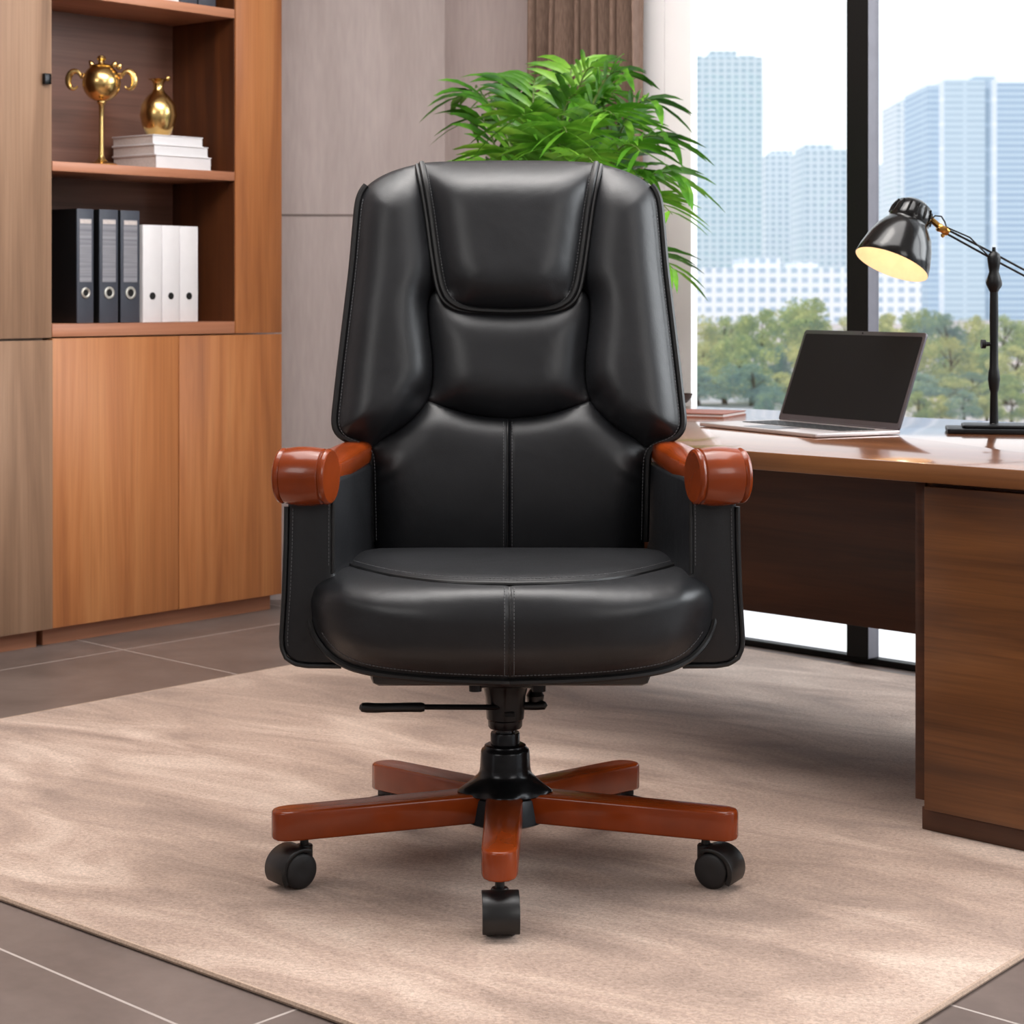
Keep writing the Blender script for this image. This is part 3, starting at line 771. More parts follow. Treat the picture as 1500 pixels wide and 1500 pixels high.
# ================================================================== CITY AND TREES
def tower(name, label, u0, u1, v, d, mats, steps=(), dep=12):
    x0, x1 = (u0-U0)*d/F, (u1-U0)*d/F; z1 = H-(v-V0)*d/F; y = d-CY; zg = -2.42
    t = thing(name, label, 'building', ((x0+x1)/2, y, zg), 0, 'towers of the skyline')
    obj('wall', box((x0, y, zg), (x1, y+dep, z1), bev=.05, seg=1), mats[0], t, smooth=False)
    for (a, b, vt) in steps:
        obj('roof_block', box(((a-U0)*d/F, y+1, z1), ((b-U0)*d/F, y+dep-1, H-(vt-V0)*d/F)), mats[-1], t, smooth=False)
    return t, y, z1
d1 = 260
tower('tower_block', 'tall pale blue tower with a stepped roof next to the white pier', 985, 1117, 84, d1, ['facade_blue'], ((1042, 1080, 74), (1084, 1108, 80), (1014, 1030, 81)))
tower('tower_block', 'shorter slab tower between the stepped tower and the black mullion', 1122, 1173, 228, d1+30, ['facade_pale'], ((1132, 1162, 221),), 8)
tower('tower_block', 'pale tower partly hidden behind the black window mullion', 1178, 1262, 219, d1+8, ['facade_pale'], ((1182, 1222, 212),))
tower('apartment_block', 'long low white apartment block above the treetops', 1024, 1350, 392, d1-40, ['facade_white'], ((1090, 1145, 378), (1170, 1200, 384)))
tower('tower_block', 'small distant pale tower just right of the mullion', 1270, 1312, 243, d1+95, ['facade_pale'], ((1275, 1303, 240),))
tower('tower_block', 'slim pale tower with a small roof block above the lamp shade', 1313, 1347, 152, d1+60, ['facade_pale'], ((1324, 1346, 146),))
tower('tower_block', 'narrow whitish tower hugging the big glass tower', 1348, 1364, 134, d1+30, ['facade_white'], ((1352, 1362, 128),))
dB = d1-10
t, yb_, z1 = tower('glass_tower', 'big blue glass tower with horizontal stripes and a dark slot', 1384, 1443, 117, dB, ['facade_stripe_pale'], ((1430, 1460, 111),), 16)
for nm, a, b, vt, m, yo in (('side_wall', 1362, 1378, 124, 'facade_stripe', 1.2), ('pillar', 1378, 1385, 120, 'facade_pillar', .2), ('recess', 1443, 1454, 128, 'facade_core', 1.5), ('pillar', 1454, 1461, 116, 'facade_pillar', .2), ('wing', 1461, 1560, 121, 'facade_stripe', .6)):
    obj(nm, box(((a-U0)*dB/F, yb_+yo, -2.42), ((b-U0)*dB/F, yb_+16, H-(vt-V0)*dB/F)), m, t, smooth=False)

def tree_meshes(seed, n=3200):
    r = random.Random(seed); bm = bmesh.new()
    blobs = [(Vector((r.uniform(-.95, .95), r.uniform(-.7, .7), r.uniform(.7, 2.45))), r.uniform(.38, .6)) for _ in range(17)]+[(Vector((r.uniform(-.3, .3), 0, 2.6)), .35)]
    for k in range(n):
        c, R = blobs[r.randrange(len(blobs))]
        d = Vector((r.gauss(0, 1), r.gauss(0, 1), r.gauss(0, 1))).normalized()*R*r.random()**.4
        p = c+d; s = r.uniform(.05, .1)
        a = Vector((r.gauss(0, 1), r.gauss(0, 1), r.gauss(0, 1))).normalized(); b = a.orthogonal().normalized()
        q = [bm.verts.new(p+x) for x in (a*s, b*s*.6, -a*s, -b*s*.6)]; bm.faces.new(q)
    me = bpy.data.meshes.new('crown'); bm.to_mesh(me); bm.free()
    tb = tube([(0, 0, 0), (.05, 0, .8), (0, .05, 1.6), (.05, 0, 2.3)], lambda t: .09*(1-t)+.02, 8)
    for k in range(4):
        a = k*1.6; tube([(.02, .02, 1.0+.2*k), (.4*math.cos(a), .4*math.sin(a), 1.6+.2*k)], .025, 6, bm=tb)
    mt = bpy.data.meshes.new('trunk'); tb.to_mesh(mt); tb.free(); mt.materials.append(M['trunk_bark'])
    return me, mt
crowns = []
for s_ in range(4):
    me, mt = tree_meshes(40+s_)
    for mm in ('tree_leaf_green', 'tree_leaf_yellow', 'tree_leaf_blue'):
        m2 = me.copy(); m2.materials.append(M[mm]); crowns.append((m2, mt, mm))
rows = [[(1005, 455, 86, 1), (1062, 462, 90, 0), (1118, 452, 84, 0), (1160, 450, 92, 1), (1192, 436, 80, 0), (1236, 462, 88, 1), (1300, 458, 84, 1), (1345, 452, 92, 0), (1385, 458, 86, 2), (1428, 462, 90, 1), (1472, 460, 86, 0), (1515, 464, 88, 0)],
        [(1030, 500, 70, 1), (1085, 490, 68, 0), (1140, 505, 70, 2), (1190, 500, 66, 1), (1245, 505, 69, 0), (1300, 500, 68, 2), (1345, 495, 70, 0), (1392, 492, 66, 1), (1440, 498, 70, 0), (1490, 505, 67, 1)],
        [(1022, 535, 60, 2), (1062, 545, 61, 0), (1102, 532, 60, 2), (1142, 545, 62, 1), (1345, 545, 61, 2), (1385, 552, 62, 1), (1425, 545, 62, 2), (1472, 548, 61, 0)],
        [(1128, 572, 52, 2), (1345, 572, 51, 0), (1378, 578, 52, 1), (1412, 570, 51, 2), (1446, 576, 52, 1), (1482, 570, 51, 0)]]
ordn = ['first', 'second', 'third', 'fourth', 'fifth', 'sixth', 'seventh', 'eighth', 'ninth', 'tenth', 'eleventh', 'twelfth']
rown = ['back', 'middle', 'front', 'low front']; cn = ['green', 'yellow green', 'bluish green']
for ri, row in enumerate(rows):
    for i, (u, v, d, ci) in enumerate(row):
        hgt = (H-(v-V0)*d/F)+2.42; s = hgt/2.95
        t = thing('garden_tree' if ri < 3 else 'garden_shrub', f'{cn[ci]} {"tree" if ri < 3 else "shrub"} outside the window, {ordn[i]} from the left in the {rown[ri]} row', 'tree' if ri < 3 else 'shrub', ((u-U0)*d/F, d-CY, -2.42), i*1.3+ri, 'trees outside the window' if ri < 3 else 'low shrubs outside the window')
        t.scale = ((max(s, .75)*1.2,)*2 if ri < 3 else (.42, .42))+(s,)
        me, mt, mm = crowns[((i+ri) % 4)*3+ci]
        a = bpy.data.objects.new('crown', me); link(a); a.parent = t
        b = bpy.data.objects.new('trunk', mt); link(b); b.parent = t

# ================================================================== OFFICE CHAIR
CX = -.0104
ch = thing('office_chair', 'black leather executive office chair with red brown wooden arms and five star base', 'chair', (CX, 0, 0), 0)
CB = 745.5     # backrest axis (px), seat axis 750
def to_w(P, Y):
    d = Y+CY; return np.stack([(P[:, 0]-U0)*d/F, Y, H-(P[:, 1]-V0)*d/F], 1)
OUT = [(0, 235), (60, 235.3), (112, 237), (133, 240), (165, 248), (190, 259), (207, 271), (215, 282), (220, 297), (223, 330), (228, 390), (234, 440), (240, 490), (246, 540), (251.5, 590), (254, 612), (253.5, 626), (247, 637), (237, 643), (222, 648), (210, 654), (203.5, 663), (201.5, 676), (200.5, 700), (199.5, 750), (198, 818)]
OUTs = [tuple(p) for p in smooth_poly(OUT, 2)]
HEAD = [(128, 239), (123, 262), (119, 282), (113, 320), (108, 360), (102, 400), (97, 424), (88, 440), (72, 450), (50, 454), (20, 455.5), (0, 456)]
HEADs = [tuple(p) for p in smooth_poly(HEAD, 2)]
LSIDE = [(99.5, 420), (108, 425), (115, 430), (119, 441), (119.5, 462), (117, 490), (113, 520), (112, 545), (114, 568), (119, 587)]
LSIDEs = [tuple(p) for p in smooth_poly(LSIDE, 2)]
LBOT = [(119, 587), (104, 593), (84, 600), (60, 607), (30, 612), (0, 613.5)]
LBOTs = [tuple(p) for p in smooth_poly(LBOT, 2)]
DIAG = [(119, 587), (128, 600), (143, 615), (160, 629), (182, 641), (203, 657)]
DIAGs = [tuple(p) for p in smooth_poly(DIAG, 2)]
def sym(pl, sg): return np.array([(CB+sg*x, y) for x, y in pl])
full_out = np.concatenate([sym(OUTs, 1), sym(OUTs[::-1], -1)])
YC = np.polyfit((np.array([235, 300, 380, 440, 520, 610, 700, 818])-500)/300, [.305, .282, .262, .245, .222, .200, .192, .205], 4)
def ybase(P):
    v = P[:, 1]; dx = np.abs(P[:, 0]-CB)
    y = np.polyval(YC, (v-500)/300)
    return y-.012*(dx/240)**2
def back_depth(P, amp, seams, wo=60, ws=26, ampmul=None):
    y = ybase(P); prof = qcirc(segdist(P, full_out, True), wo)
    for s_, w_ in seams: prof = prof*(.25+.75*qcirc(segdist(P, s_, False), w_))
    return y-amp*prof
seam_set = []
for sg in (1, -1):
    seam_set += [sym(HEADs, sg), sym(LSIDEs, sg), sym(LBOTs, sg), sym(DIAGs, sg)]
HSIDE = [p for p in HEADs if p[1] <= 426]; HBOT = [p for p in HEADs if p[1] >= 446]
def sd(P, pl, sg=None, closed=False):
    if sg is None: return np.minimum(segdist(P, sym(pl, 1), False), segdist(P, sym(pl, -1), False))
    return segdist(P, sym(pl, sg), False)
def near_seams(ws, names):
    r = []
    for sg in (1, -1):
        for n_, pl in (('h', HEADs), ('s', LSIDEs), ('b', LBOTs), ('d', DIAGs)):
            if n_ in names: r.append((sym(pl, sg), ws))
    return r
SK = [(0, .012, 0), (0, .02, 0)]
# headrest
poly = np.concatenate([sym(HEADs, 1), sym(HEADs[::-1], -1)[1:]])
tp = [p for p in OUTs if p[0] <= 128]; topline = np.concatenate([sym(tp[::-1], -1), sym(tp, 1)[1:]])
poly = np.concatenate([poly, topline])
def pt_head(P):
    prof = qcirc(segdist(P, full_out, True), 55)
    y = ybase(P)-.018*qcirc(segdist(P, full_out, True), 40)-.050*prof*(.10+.90*qcirc(sd(P, HSIDE, 1), 62)*qcirc(sd(P, HSIDE, -1), 62)*qcirc(sd(P, HBOT), 60))
    return to_w(P, y)
obj('headrest', panel(poly, pt_head, 4.5, SK), 'black_leather', ch, angle=0)
# lumbar pillow (its top is tucked under the headrest)
bot = [p for p in HEADs if p[1] >= 420]
poly = np.concatenate([sym(LSIDEs, 1), sym(LBOTs, 1)[1:], sym(LBOTs[::-1], -1)[1:], sym(LSIDEs[::-1], -1)[1:], sym([(x, y-1) for x, y in bot], -1), sym([(x, y-1) for x, y in bot][::-1], 1)[1:]])
def pt_lum(P):
    sh_ = np.minimum(segdist(P, sym(HEADs, 1), False), segdist(P, sym(HEADs, -1), False))
    y = ybase(P)-.044*(.08+.92*qcirc(sd(P, LSIDEs, 1), 62)*qcirc(sd(P, LSIDEs, -1), 62)*qcirc(sd(P, LBOTs), 58))*(.45+.55*qcirc(sh_, 42))
    return to_w(P, y)
obj('lumbar_pillow', panel(poly, pt_lum, 4.5, SK), 'black_leather', ch, angle=0)
# side wings
for sg in (-1, 1):
    o1 = [p for p in OUTs if p[0] > 128 and p[1] < 656]
    hs_ = [p for p in HEADs if p[1] <= 421]
    poly = np.concatenate([sym(o1, sg), sym(DIAGs[::-1], sg), sym(LSIDEs[::-1], sg)[1:], sym(hs_[::-1], sg)])
    def pt_wing(P):
        prof = qcirc(segdist(P, full_out, True), 52)
        sh_ = segdist(P, sym(HSIDE, sg), False); sl = np.minimum(segdist(P, sym(LSIDEs, sg), False), segdist(P, sym(DIAGs, sg), False))
        y = ybase(P)-.050*prof*(.18+.82*qcirc(sh_, 52))*(.2+.8*qcirc(sd(P, LSIDEs, sg), 50))*(.15+.85*qcirc(sd(P, DIAGs, sg), 50))
        # soft puckers running out of the lower seam
        t = P[:, 1]; pk = np.exp(-(sl/26)**2)*(t > 575)*np.sin((P[:, 0]+P[:, 1]*.6)/5.2)*.0016
        return to_w(P, y+pk)
    obj('backrest_wing', panel(poly, pt_wing, 4.5, SK), 'black_leather', ch, angle=0)
# lower back panels left and right of the centre seam
low = [p for p in OUTs if p[1] >= 655]
def low_puff(P, so): return .036*(.1+.9*qcirc(so, 52))*(.3+.7*qcirc(sd(P, LBOTs), 46))*(.2+.8*qcirc(sd(P, DIAGs), 46))
for sg in (-1, 1):
    poly = np.concatenate([sym(LBOTs[::-1], sg), sym(DIAGs, sg)[1:], sym(low, sg), sym([(0, 818)], sg)])
    cen = np.array([(CB, 600), (CB, 830)])
    def pt_low(P):
        so = segdist(P, sym([p for p in OUTs if p[1] > 640], sg), False); sl = np.minimum(segdist(P, sym(LBOTs, sg), False), segdist(P, sym(DIAGs, sg), False))
        y = ybase(P)-low_puff(P, so)+.004*(1-qcirc(segdist(P, cen, False), 9))
        dx = np.abs(P[:, 0]-CB)
        pk = np.exp(-(so/30)**2)*np.exp(-((P[:, 1]-690)/28)**2)*np.sin((P[:, 1]-dx*.6)/4.5)*.0018
        return to_w(P, y+pk)
    obj('backrest_panel', panel(poly, pt_low, 4.5, SK), 'black_leather', ch, angle=0)
# rear shell
bd = resample(full_out, 9, True)
c0 = np.array((CB, 520)); rings = []
for sc_, dy in ((1.0, .0), (1.0, .025), (.985, .055), (.95, .078), (.85, .092), (.5, .1)):
    P = c0+(bd-c0)*sc_; b_ = ybase(bd); X = to_w(bd, b_); X2 = X.copy()
    cw = np.array([(CB-U0)*3.35/F, 0, .775])
    X2[:, 0] = cw[0]+(X[:, 0]-cw[0])*sc_; X2[:, 2] = cw[2]+(X[:, 2]-cw[2])*sc_; X2[:, 1] = X[:, 1]+dy
    rings.append(X2)
n = len(bd); vs_ = [tuple(p) for r in rings for p in r]; fs_ = []
for k in range(len(rings)-1):
    for i in range(n): fs_.append((k*n+i, k*n+(i+1) % n, (k+1)*n+(i+1) % n, (k+1)*n+i))
vs_.append(tuple(rings[-1].mean(0))); ce = len(vs_)-1; k = len(rings)-1
for i in range(n): fs_.append((k*n+i, k*n+(i+1) % n, ce))
obj('backrest_shell', (vs_, fs_), 'black_leather', ch, angle=60)
# piping: along both outer sides and around the headrest
def path_on(pl, yo): 
    P = resample(pl, 6); X = to_w(P, ybase(P)+yo); return [Vector(x) for x in X]
for sg in (-1, 1):
    o1 = [p for p in OUTs if p[1] >= 270 and p[1] < 800]
    pth = sym([(x+1.5, y) for x, y in o1], sg)
    po = obj('piping', tube(path_on(pth, -.002), .0062, 8), 'leather_piping', ch)
    pin = sym([(x-4.5, y) for x, y in o1 if y > 290], sg)
    obj('stitching', stitches(path_on(pin, -.017)), 'thread', po)
hp = np.concatenate([sym(HEADs, -1), sym(HEADs[::-1], 1)[1:]])
def path_head(pl, yo):
    P = resample(pl, 6); y = ybase(P)-.018*qcirc(segdist(P, full_out, True), 40)-.006*qcirc(segdist(P, full_out, True), 55); return [Vector(x) for x in to_w(P, y+yo)]
po = obj('piping', tube(path_head(hp, -.006), .0052, 8), 'leather_piping', ch)
hp2 = np.concatenate([sym([(x+6.5, y+3) for x, y in HEADs], -1), sym([(x+6.5, y+3) for x, y in HEADs[::-1]], 1)])
obj('outer_welt', tube(path_head(hp2, -.002), .0042, 8), 'leather_piping', po)
hp3 = np.concatenate([sym([(x-5, y-2) for x, y in HEADs], -1)[2:], sym([(x-5, y-2) for x, y in HEADs[::-1]], 1)[1:-2]])
def path_h3(pl):
    P = resample(pl, 6); X = pt_head(P); X[:, 1] -= .0008; return [Vector(x) for x in X]
obj('stitching', stitches(path_h3(hp3)), 'thread', po)
# centre seam of the back with twin stitching
def low_path(dx, off=0):
    P = np.array([(CB-2+dx, v) for v in np.linspace(618, 806, 40)])
    sl = np.minimum(segdist(P, sym(LBOTs, 1), False), segdist(P, sym(LBOTs, -1), False)); so = segdist(P, sym([p for p in OUTs if p[1] > 640], 1), False)
    y = ybase(P)-low_puff(P, so)+.004*(1-qcirc(np.abs(P[:, 0]-CB), 9)); return [Vector(x) for x in to_w(P, y+off)]
bm = tube(low_path(0, .0005), .0017, 6)
cs = obj('centre_seam', bm, 'leather_piping', ch)
obj('stitching', merge(stitches(low_path(-6, -.0006)), stitches(low_path(6.5, -.0006))), 'thread', cs)

# ---- seat
SC = 750.0
SEAM = [(0, 857), (60, 856), (120, 852.5), (180, 844), (225, 832.5), (250, 824)]
SEAMs = [tuple(p) for p in smooth_poly(SEAM, 2)]
FR = [(250, 824), (270, 829), (286, 840), (295, 856), (298.5, 880), (296, 906), (288, 931), (274, 951), (254, 968), (226, 980), (180, 988), (120, 993.5), (60, 996.5), (0, 998)]
FRs = [tuple(p) for p in smooth_poly(FR, 2)]
ZS = .46
def seam_v(dx): return np.interp(dx, [p[0] for p in SEAM]+[300], [p[1] for p in SEAM]+[824])
def ssym(pl, sg): return np.array([(SC+sg*x, y) for x, y in pl])
seat_out = np.concatenate([ssym(FRs, 1), ssym(FRs[::-1], -1)])
def pt_front(P):
    dx = np.abs(P[:, 0]-SC); vsm = seam_v(dx); ys = 1242/(np.minimum(vsm, 860)-V0)-CY
    yf = -.262+.10*(dx/298)**3.2
    t = np.clip((P[:, 1]-vsm+1)/62, 0, 1); y = ys+(yf-ys)*np.sqrt(np.clip(1-(1-t)**2, 0, 1))
    do = segdist(P, seat_out, True)
    y = y+.045*(1-qcirc(do, 44))
    y = y+.010*(np.clip((P[:, 1]-915)/80, 0, 1))**2
    y = y+.005*(1-qcirc(np.abs(P[:, 0]-(SC-4)), 8))
    pk = np.exp(-((do-8)/16)**2)*(dx > 230)*np.sin((P[:, 1]+dx*.4)/4.6)*.0013
    return to_w(P, y+pk)
for sg in (-1, 1):
    poly = np.concatenate([ssym(SEAMs, sg), ssym(FRs, sg)[1:]])
    obj('seat_front', panel(poly, pt_front, 4.5), 'black_leather', ch, angle=0)
SEATTOP = [(250, 824), (245, 818), (232, 812.5), (205, 809), (120, 808), (0, 808)]
poly = np.concatenate([ssym(SEAMs, 1), ssym(SEATTOP, 1)[1:], ssym(SEATTOP[::-1], -1)[1:], ssym(SEAMs[::-1], -1)[1:-1]])
tp_w = np.array([[(u-U0)*(1242/(v-V0))/F, 1242/(v-V0)-CY] for u, v in poly])
def pt_top(Q):
    d = segdist(Q, tp_w, True); return np.stack([Q[:, 0], Q[:, 1], ZS+.012*qcirc(d, .05)-.010*np.clip((Q[:,1])/.16, 0, 1)*0], 1)
obj('seat_top', panel(tp_w, pt_top, .007), 'black_leather', ch, angle=0)
# seat border running back from the front outline
bd = resample(np.concatenate([ssym(FRs[10:], 1), ssym(FRs[10:][::-1], -1)[1:]]), 8)
X = pt_front(bd); rings = [X]
for k, sx, yb2 in ((.3, .99, -.13), (.6, .9, -.10), (.8, .86, 0), (1, .86, .19)):
    X2 = X.copy(); X2[:, 0] = X[:, 0]*sx; X2[:, 1] = np.maximum(X[:, 1]+.004*k, yb2); X2[:, 2] = X[:, 2]+np.minimum(0, .455-X[:, 2])*(.3 if k > .3 else 0)+(0 if k < .5 else .006)
    rings.append(X2)
n = len(bd); vs_ = [tuple(p) for r in rings for p in r]; fs_ = []
for k in range(len(rings)-1):
    for i in range(n-1): fs_.append((k*n+i, k*n+i+1, (k+1)*n+i+1, (k+1)*n+i))
obj('seat_border', (vs_, fs_), 'black_leather', ch, angle=60)
pb = resample(np.concatenate([ssym([(x+1, y+1.5) for x, y in FRs[9:]], 1), ssym([(x+1, y+1.5) for x, y in FRs[9:][::-1]], -1)]), 6)
Xp = pt_front(resample(np.concatenate([ssym(FRs[12:], 1), ssym(FRs[12:][::-1], -1)]), 6)); 
Pp = pb[:min(len(pb), len(Xp))]
yq = pt_front(pb)[:, 1]
po = obj('piping', tube([Vector(x) for x in to_w(pb, yq-.002)], lambda t: .0052*min(1, .25+12*min(t, 1-t)), 8), 'leather_piping', ch)
ins = resample(np.concatenate([ssym([(x*.976, y-8) for x, y in FRs[26:]], 1), ssym([(x*.976, y-8) for x, y in FRs[26:][::-1]], -1)]), 6)
Xi = pt_front(ins); Xi[:, 1] -= .0008
obj('stitching', stitches([Vector(x) for x in Xi]), 'thread', po)
# piped seam across the seat and centre seam
sm_ = np.concatenate([ssym(SEAMs[::-1], -1), ssym(SEAMs, 1)[1:]]); P = resample(sm_, 6)
d = 1242/(P[:, 1]-V0); X = np.stack([(P[:, 0]-U0)*d/F, d-CY-.003, np.full(len(P), ZS+.0015)], 1)
po = obj('cross_seam', tube([Vector(x) for x in X], .0036, 8), 'leather_piping', ch)
X[:, 1] += .014; X[:, 2] += .0062
obj('stitching', stitches([Vector(x) for x in X[3:-3]]), 'thread', po)
def fpath(du, off):
    P = np.array([(SC-4+du, v) for v in np.linspace(861, 990, 40)]); X = pt_front(P); X[:, 1] += off; return [Vector(x) for x in X]
cs = obj('centre_seam', tube(fpath(0, -.0006), .0017, 6), 'leather_piping', ch)
obj('stitching', merge(stitches(fpath(-7, -.0005)), stitches(fpath(7, -.0005))), 'thread', cs)
# seat pan below the cushion
bm = prism([(-.205, -.165), (.2, -.165), (.215, .19), (-.215, .19)], .305, .45, lambda a, b, h: Vector((a, b, h)), .012, 2)
obj('seat_pan', bm, 'black_plastic', ch)

# ---- armrests and side panels
for sg in (-1, 1):
    yw = math.radians(14)*(-sg)   # toes in towards the back
    c = W(U0+sg*302, 697.5, -.15)
    AF = Frame(c, (math.cos(yw), math.sin(yw), 0) , (-math.sin(yw), math.cos(yw), 0))
    # ey points back and inwards
    if (AF.ey.x*sg) > 0: AF = Frame(c, (math.cos(-yw), math.sin(-yw), 0), (math.sin(yw), math.cos(yw), 0))
    r0 = .0425; hl = .0395
    prof = [(0, -hl), (r0*.86, -hl), (r0*.93, -hl+.002), (r0*.955, -hl+.005), (r0*.93, -hl+.0085), (r0*.905, -hl+.0098), (r0*.95, -hl+.0115), (r0*1.0, -.012), (r0*1.01, 0), (r0*1.0, .012), (r0*.95, hl-.0115), (r0*.905, hl-.0098), (r0*.93, hl-.0085), (r0*.955, hl-.005), (r0*.93, hl-.002), (r0*.88, hl), (0, hl)]
    at = axis_at(c, AF.ex)
    bm = lathe(prof, at, 48)
    # bar behind the scroll: rounded section swept along the arm
    secs = []
    for yy, zt, zb, hw in ((.012, .026, -.030, .022), (.04, .016, -.028, .022), (.065, .013, -.027, .023), (.10, .015, -.025, .026), (.16, .020, -.021, .0285), (.24, .025, -.016, .0285), (.33, .027, -.012, .027), (.40, .024, -.010, .024)):
        ring = []
        for k in range(20):
            a = 2*PI*k/20; ca_, sa_ = math.cos(a), math.sin(a)
            xx = hw*math.copysign(abs(ca_)**.55, ca_); zz = (zt+zb)/2+(zt-zb)/2*math.copysign(abs(sa_)**.55, sa_)
            ring.append(Vector((c.x-sg*(.002+.155*yy-.06*yy*yy)*(1 if yy > .02 else .4)+xx, c.y+yy, c.z+zz)))
        secs.append(ring)
    b2 = bmesh.new(); rv_ = [[b2.verts.new(p) for p in r] for r in secs]
    for k in range(len(rv_)-1):
        for i in range(20): b2.faces.new((rv_[k][i], rv_[k][(i+1) % 20], rv_[k+1][(i+1) % 20], rv_[k+1][i]))
    b2.faces.new(rv_[0]); b2.faces.new(rv_[-1])
    bmesh.ops.recalc_face_normals(b2, faces=b2.faces[:])
    merge(bm, b2)
    obj('armrest', bm, 'chair_wood', ch, angle=28)
    # leather side panel
    yp = -.128; dp = yp+CY
    PX = [(329.5, 742), (330.5, 800), (333, 870), (337, 935), (336, 950), (330, 963), (318, 971), (300, 974), (244, 974.5), (244, 866), (262, 842), (262, 704), (300, 704), (329, 704)]
    PXs = [((U0+sg*x-U0)*dp/F, H-(v-V0)*dp/F) for x, v in PX]
    dirv = Vector((-sg*math.sin(math.radians(7)), math.cos(math.radians(7)), 0))
    bm = prism(PXs, 0, .34, lambda a, b, h: Vector((a, yp, b))+dirv*h, .007, 3)
    pn = obj('arm_panel', bm, 'black_leather', ch, angle=40)
    q1 = [W(U0+sg*x, v, yp-.0012) for x, v in resample([(321, 745), (322, 800), (325, 870), (329, 935), (328, 948)], 6)]
    q2 = [W(U0+sg*x, v, yp-.0012) for x, v in resample([(268.5, 706), (268.5, 830)], 6)]
    obj('stitching', merge(stitches(q1), stitches(q2)), 'thread', pn)
    e_ = [W(U0+sg*x, v, yp+.001) for x, v in resample([(330.5, 742), (331.5, 800), (334, 870), (338, 935), (337, 950), (331, 964), (318, 972.5), (300, 975.5), (250, 976)], 6)]
    e2_ = [W(U0+sg*x, v, yp+.001) for x, v in resample([(262, 704), (262, 840)], 6)]
    obj('piping', merge(tube(e_, .0036, 8), tube(e2_, .003, 8)), 'leather_piping', pn)
    if sg < 0:
        p = W(414.5, 832, -.06); p.x = -.331-.006
        obj('bolt', lathe([(0, 0), (.006, .001), (.006, .006), (.004, .009), (0, .009)], axis_at(p+Vector((.012, 0, 0)), (-1, 0, 0)), 14), 'gunmetal', pn)

# ---- mechanism and column
zz_ = lambda v, y=0: H-(v-V0)*(y+CY)/F
ax0 = axis_at(Vector((CX, 0, 0)), (0,0,1))
mount = prism([(-.052, -.09), (.052, -.09), (.06, .1), (-.06, .1)], .288, .307, lambda a, b, h: Vector((CX+a, b, h)), .006)
for sx, w_ in ((-.044, .016), (.050, .018)):
    lathe([(0, 0), (w_*.6, 0), (w_*.62, .012), (0, .014)], axis_at(Vector((CX+sx, -.085, .284)), (0,0,1)), 14, bm=mount)
obj('mounting_plate', mount, 'black_metal', ch)
th = lathe([(0, zz_(1066)), (.024, zz_(1066)), (.026, zz_(1063)), (.0265, zz_(1054)), (.0285, zz_(1052)), (.030, zz_(1032)), (.031, zz_(1020)), (.034, zz_(1008)), (.040, .29), (0, .29)], ax0, 36)
tho = obj('tilt_housing', th, 'black_metal', ch)
obj('housing_slot', box((CX-.001, -.0325, zz_(1044)), (CX+.015, -.026, zz_(1038)), bev=.001), 'hole_black', tho)
yl_ = -.025; pr = W(712, 1036, yl_)
lv = obj('lever', tube([W(740, 1036, yl_), W(618, 1035.5, yl_)], .0042, 10), 'black_metal', ch)
gp = [W(u, v, yl_) for u, v in ((622, 1036), (617, 1036), (600, 1036), (570, 1036.5), (550, 1037), (537, 1036.5), (530, 1036), (526.5, 1035.5))]
rr = [.0058, .0074, .0072, .0070, .0074, .0078, .0068, .003]
obj('grip', tube(gp, lambda t: float(np.interp(t, np.linspace(0, 1, 8), rr)), 14), 'black_plastic', lv)
kb_ = tube([W(758, 1034, .02), W(785, 1034, .02), W(797, 1033, .02), W(801, 1031, .02)], lambda t: float(np.interp(t, [0, .6, .9, 1], [.006, .0072, .0066, .003])), 12)
lathe([(0, 0), (.012, 0), (.014, .012), (.008, .022), (0, .022)], axis_at(W(784, 1030, .03), (0, 0, 1)), 16, bm=kb_)
obj('tension_knob', kb_, 'black_plastic', ch)
obj('gas_lift', lathe([(0, zz_(1100)), (.0145, zz_(1100)), (.0145, zz_(1060)), (0, zz_(1060))], ax0, 28), 'gunmetal', ch)
obj('lift_collar', lathe([(0, zz_(1096)), (.0225, zz_(1096)), (.0225, zz_(1074)), (.0215, zz_(1072)), (.015, zz_(1072)), (.0145, zz_(1070)), (0, zz_(1070))], ax0, 36), 'black_metal', ch)
ang0 = -PI/2-.02
def hub_at(r, a, h):
    k = max(0.0, (r-.046)/.026) if h > .1 else 0.0
    lob = math.cos(2.5*(a-ang0))**2
    rr_ = r+k*(.012*lob-.010)
    return Vector((CX+rr_*math.cos(a), rr_*math.sin(a), h-.004*k*(1-lob)))
hb = lathe([(0, .070), (.056, .070), (.064, .074), (.0645, .112), (.0575, .1165), (.070, .1175), (.0725, .1195), (.0715, .122), (.062, .1275), (.052, .1335), (.0455, .1375), (.042, .1405), (.0395, .146), (.0385, .152), (.0372, .176), (.036, .1795), (.0325, .182), (.0315, .1855), (.028, .1875), (.0225, .188), (0, .188)], hub_at, 80)
ang = [ang0]+[-PI/2+s*PI*2/5*k for k in (1, 2) for s in (1, -1)]
obj('hub', hb, 'black_metal', ch, angle=40)
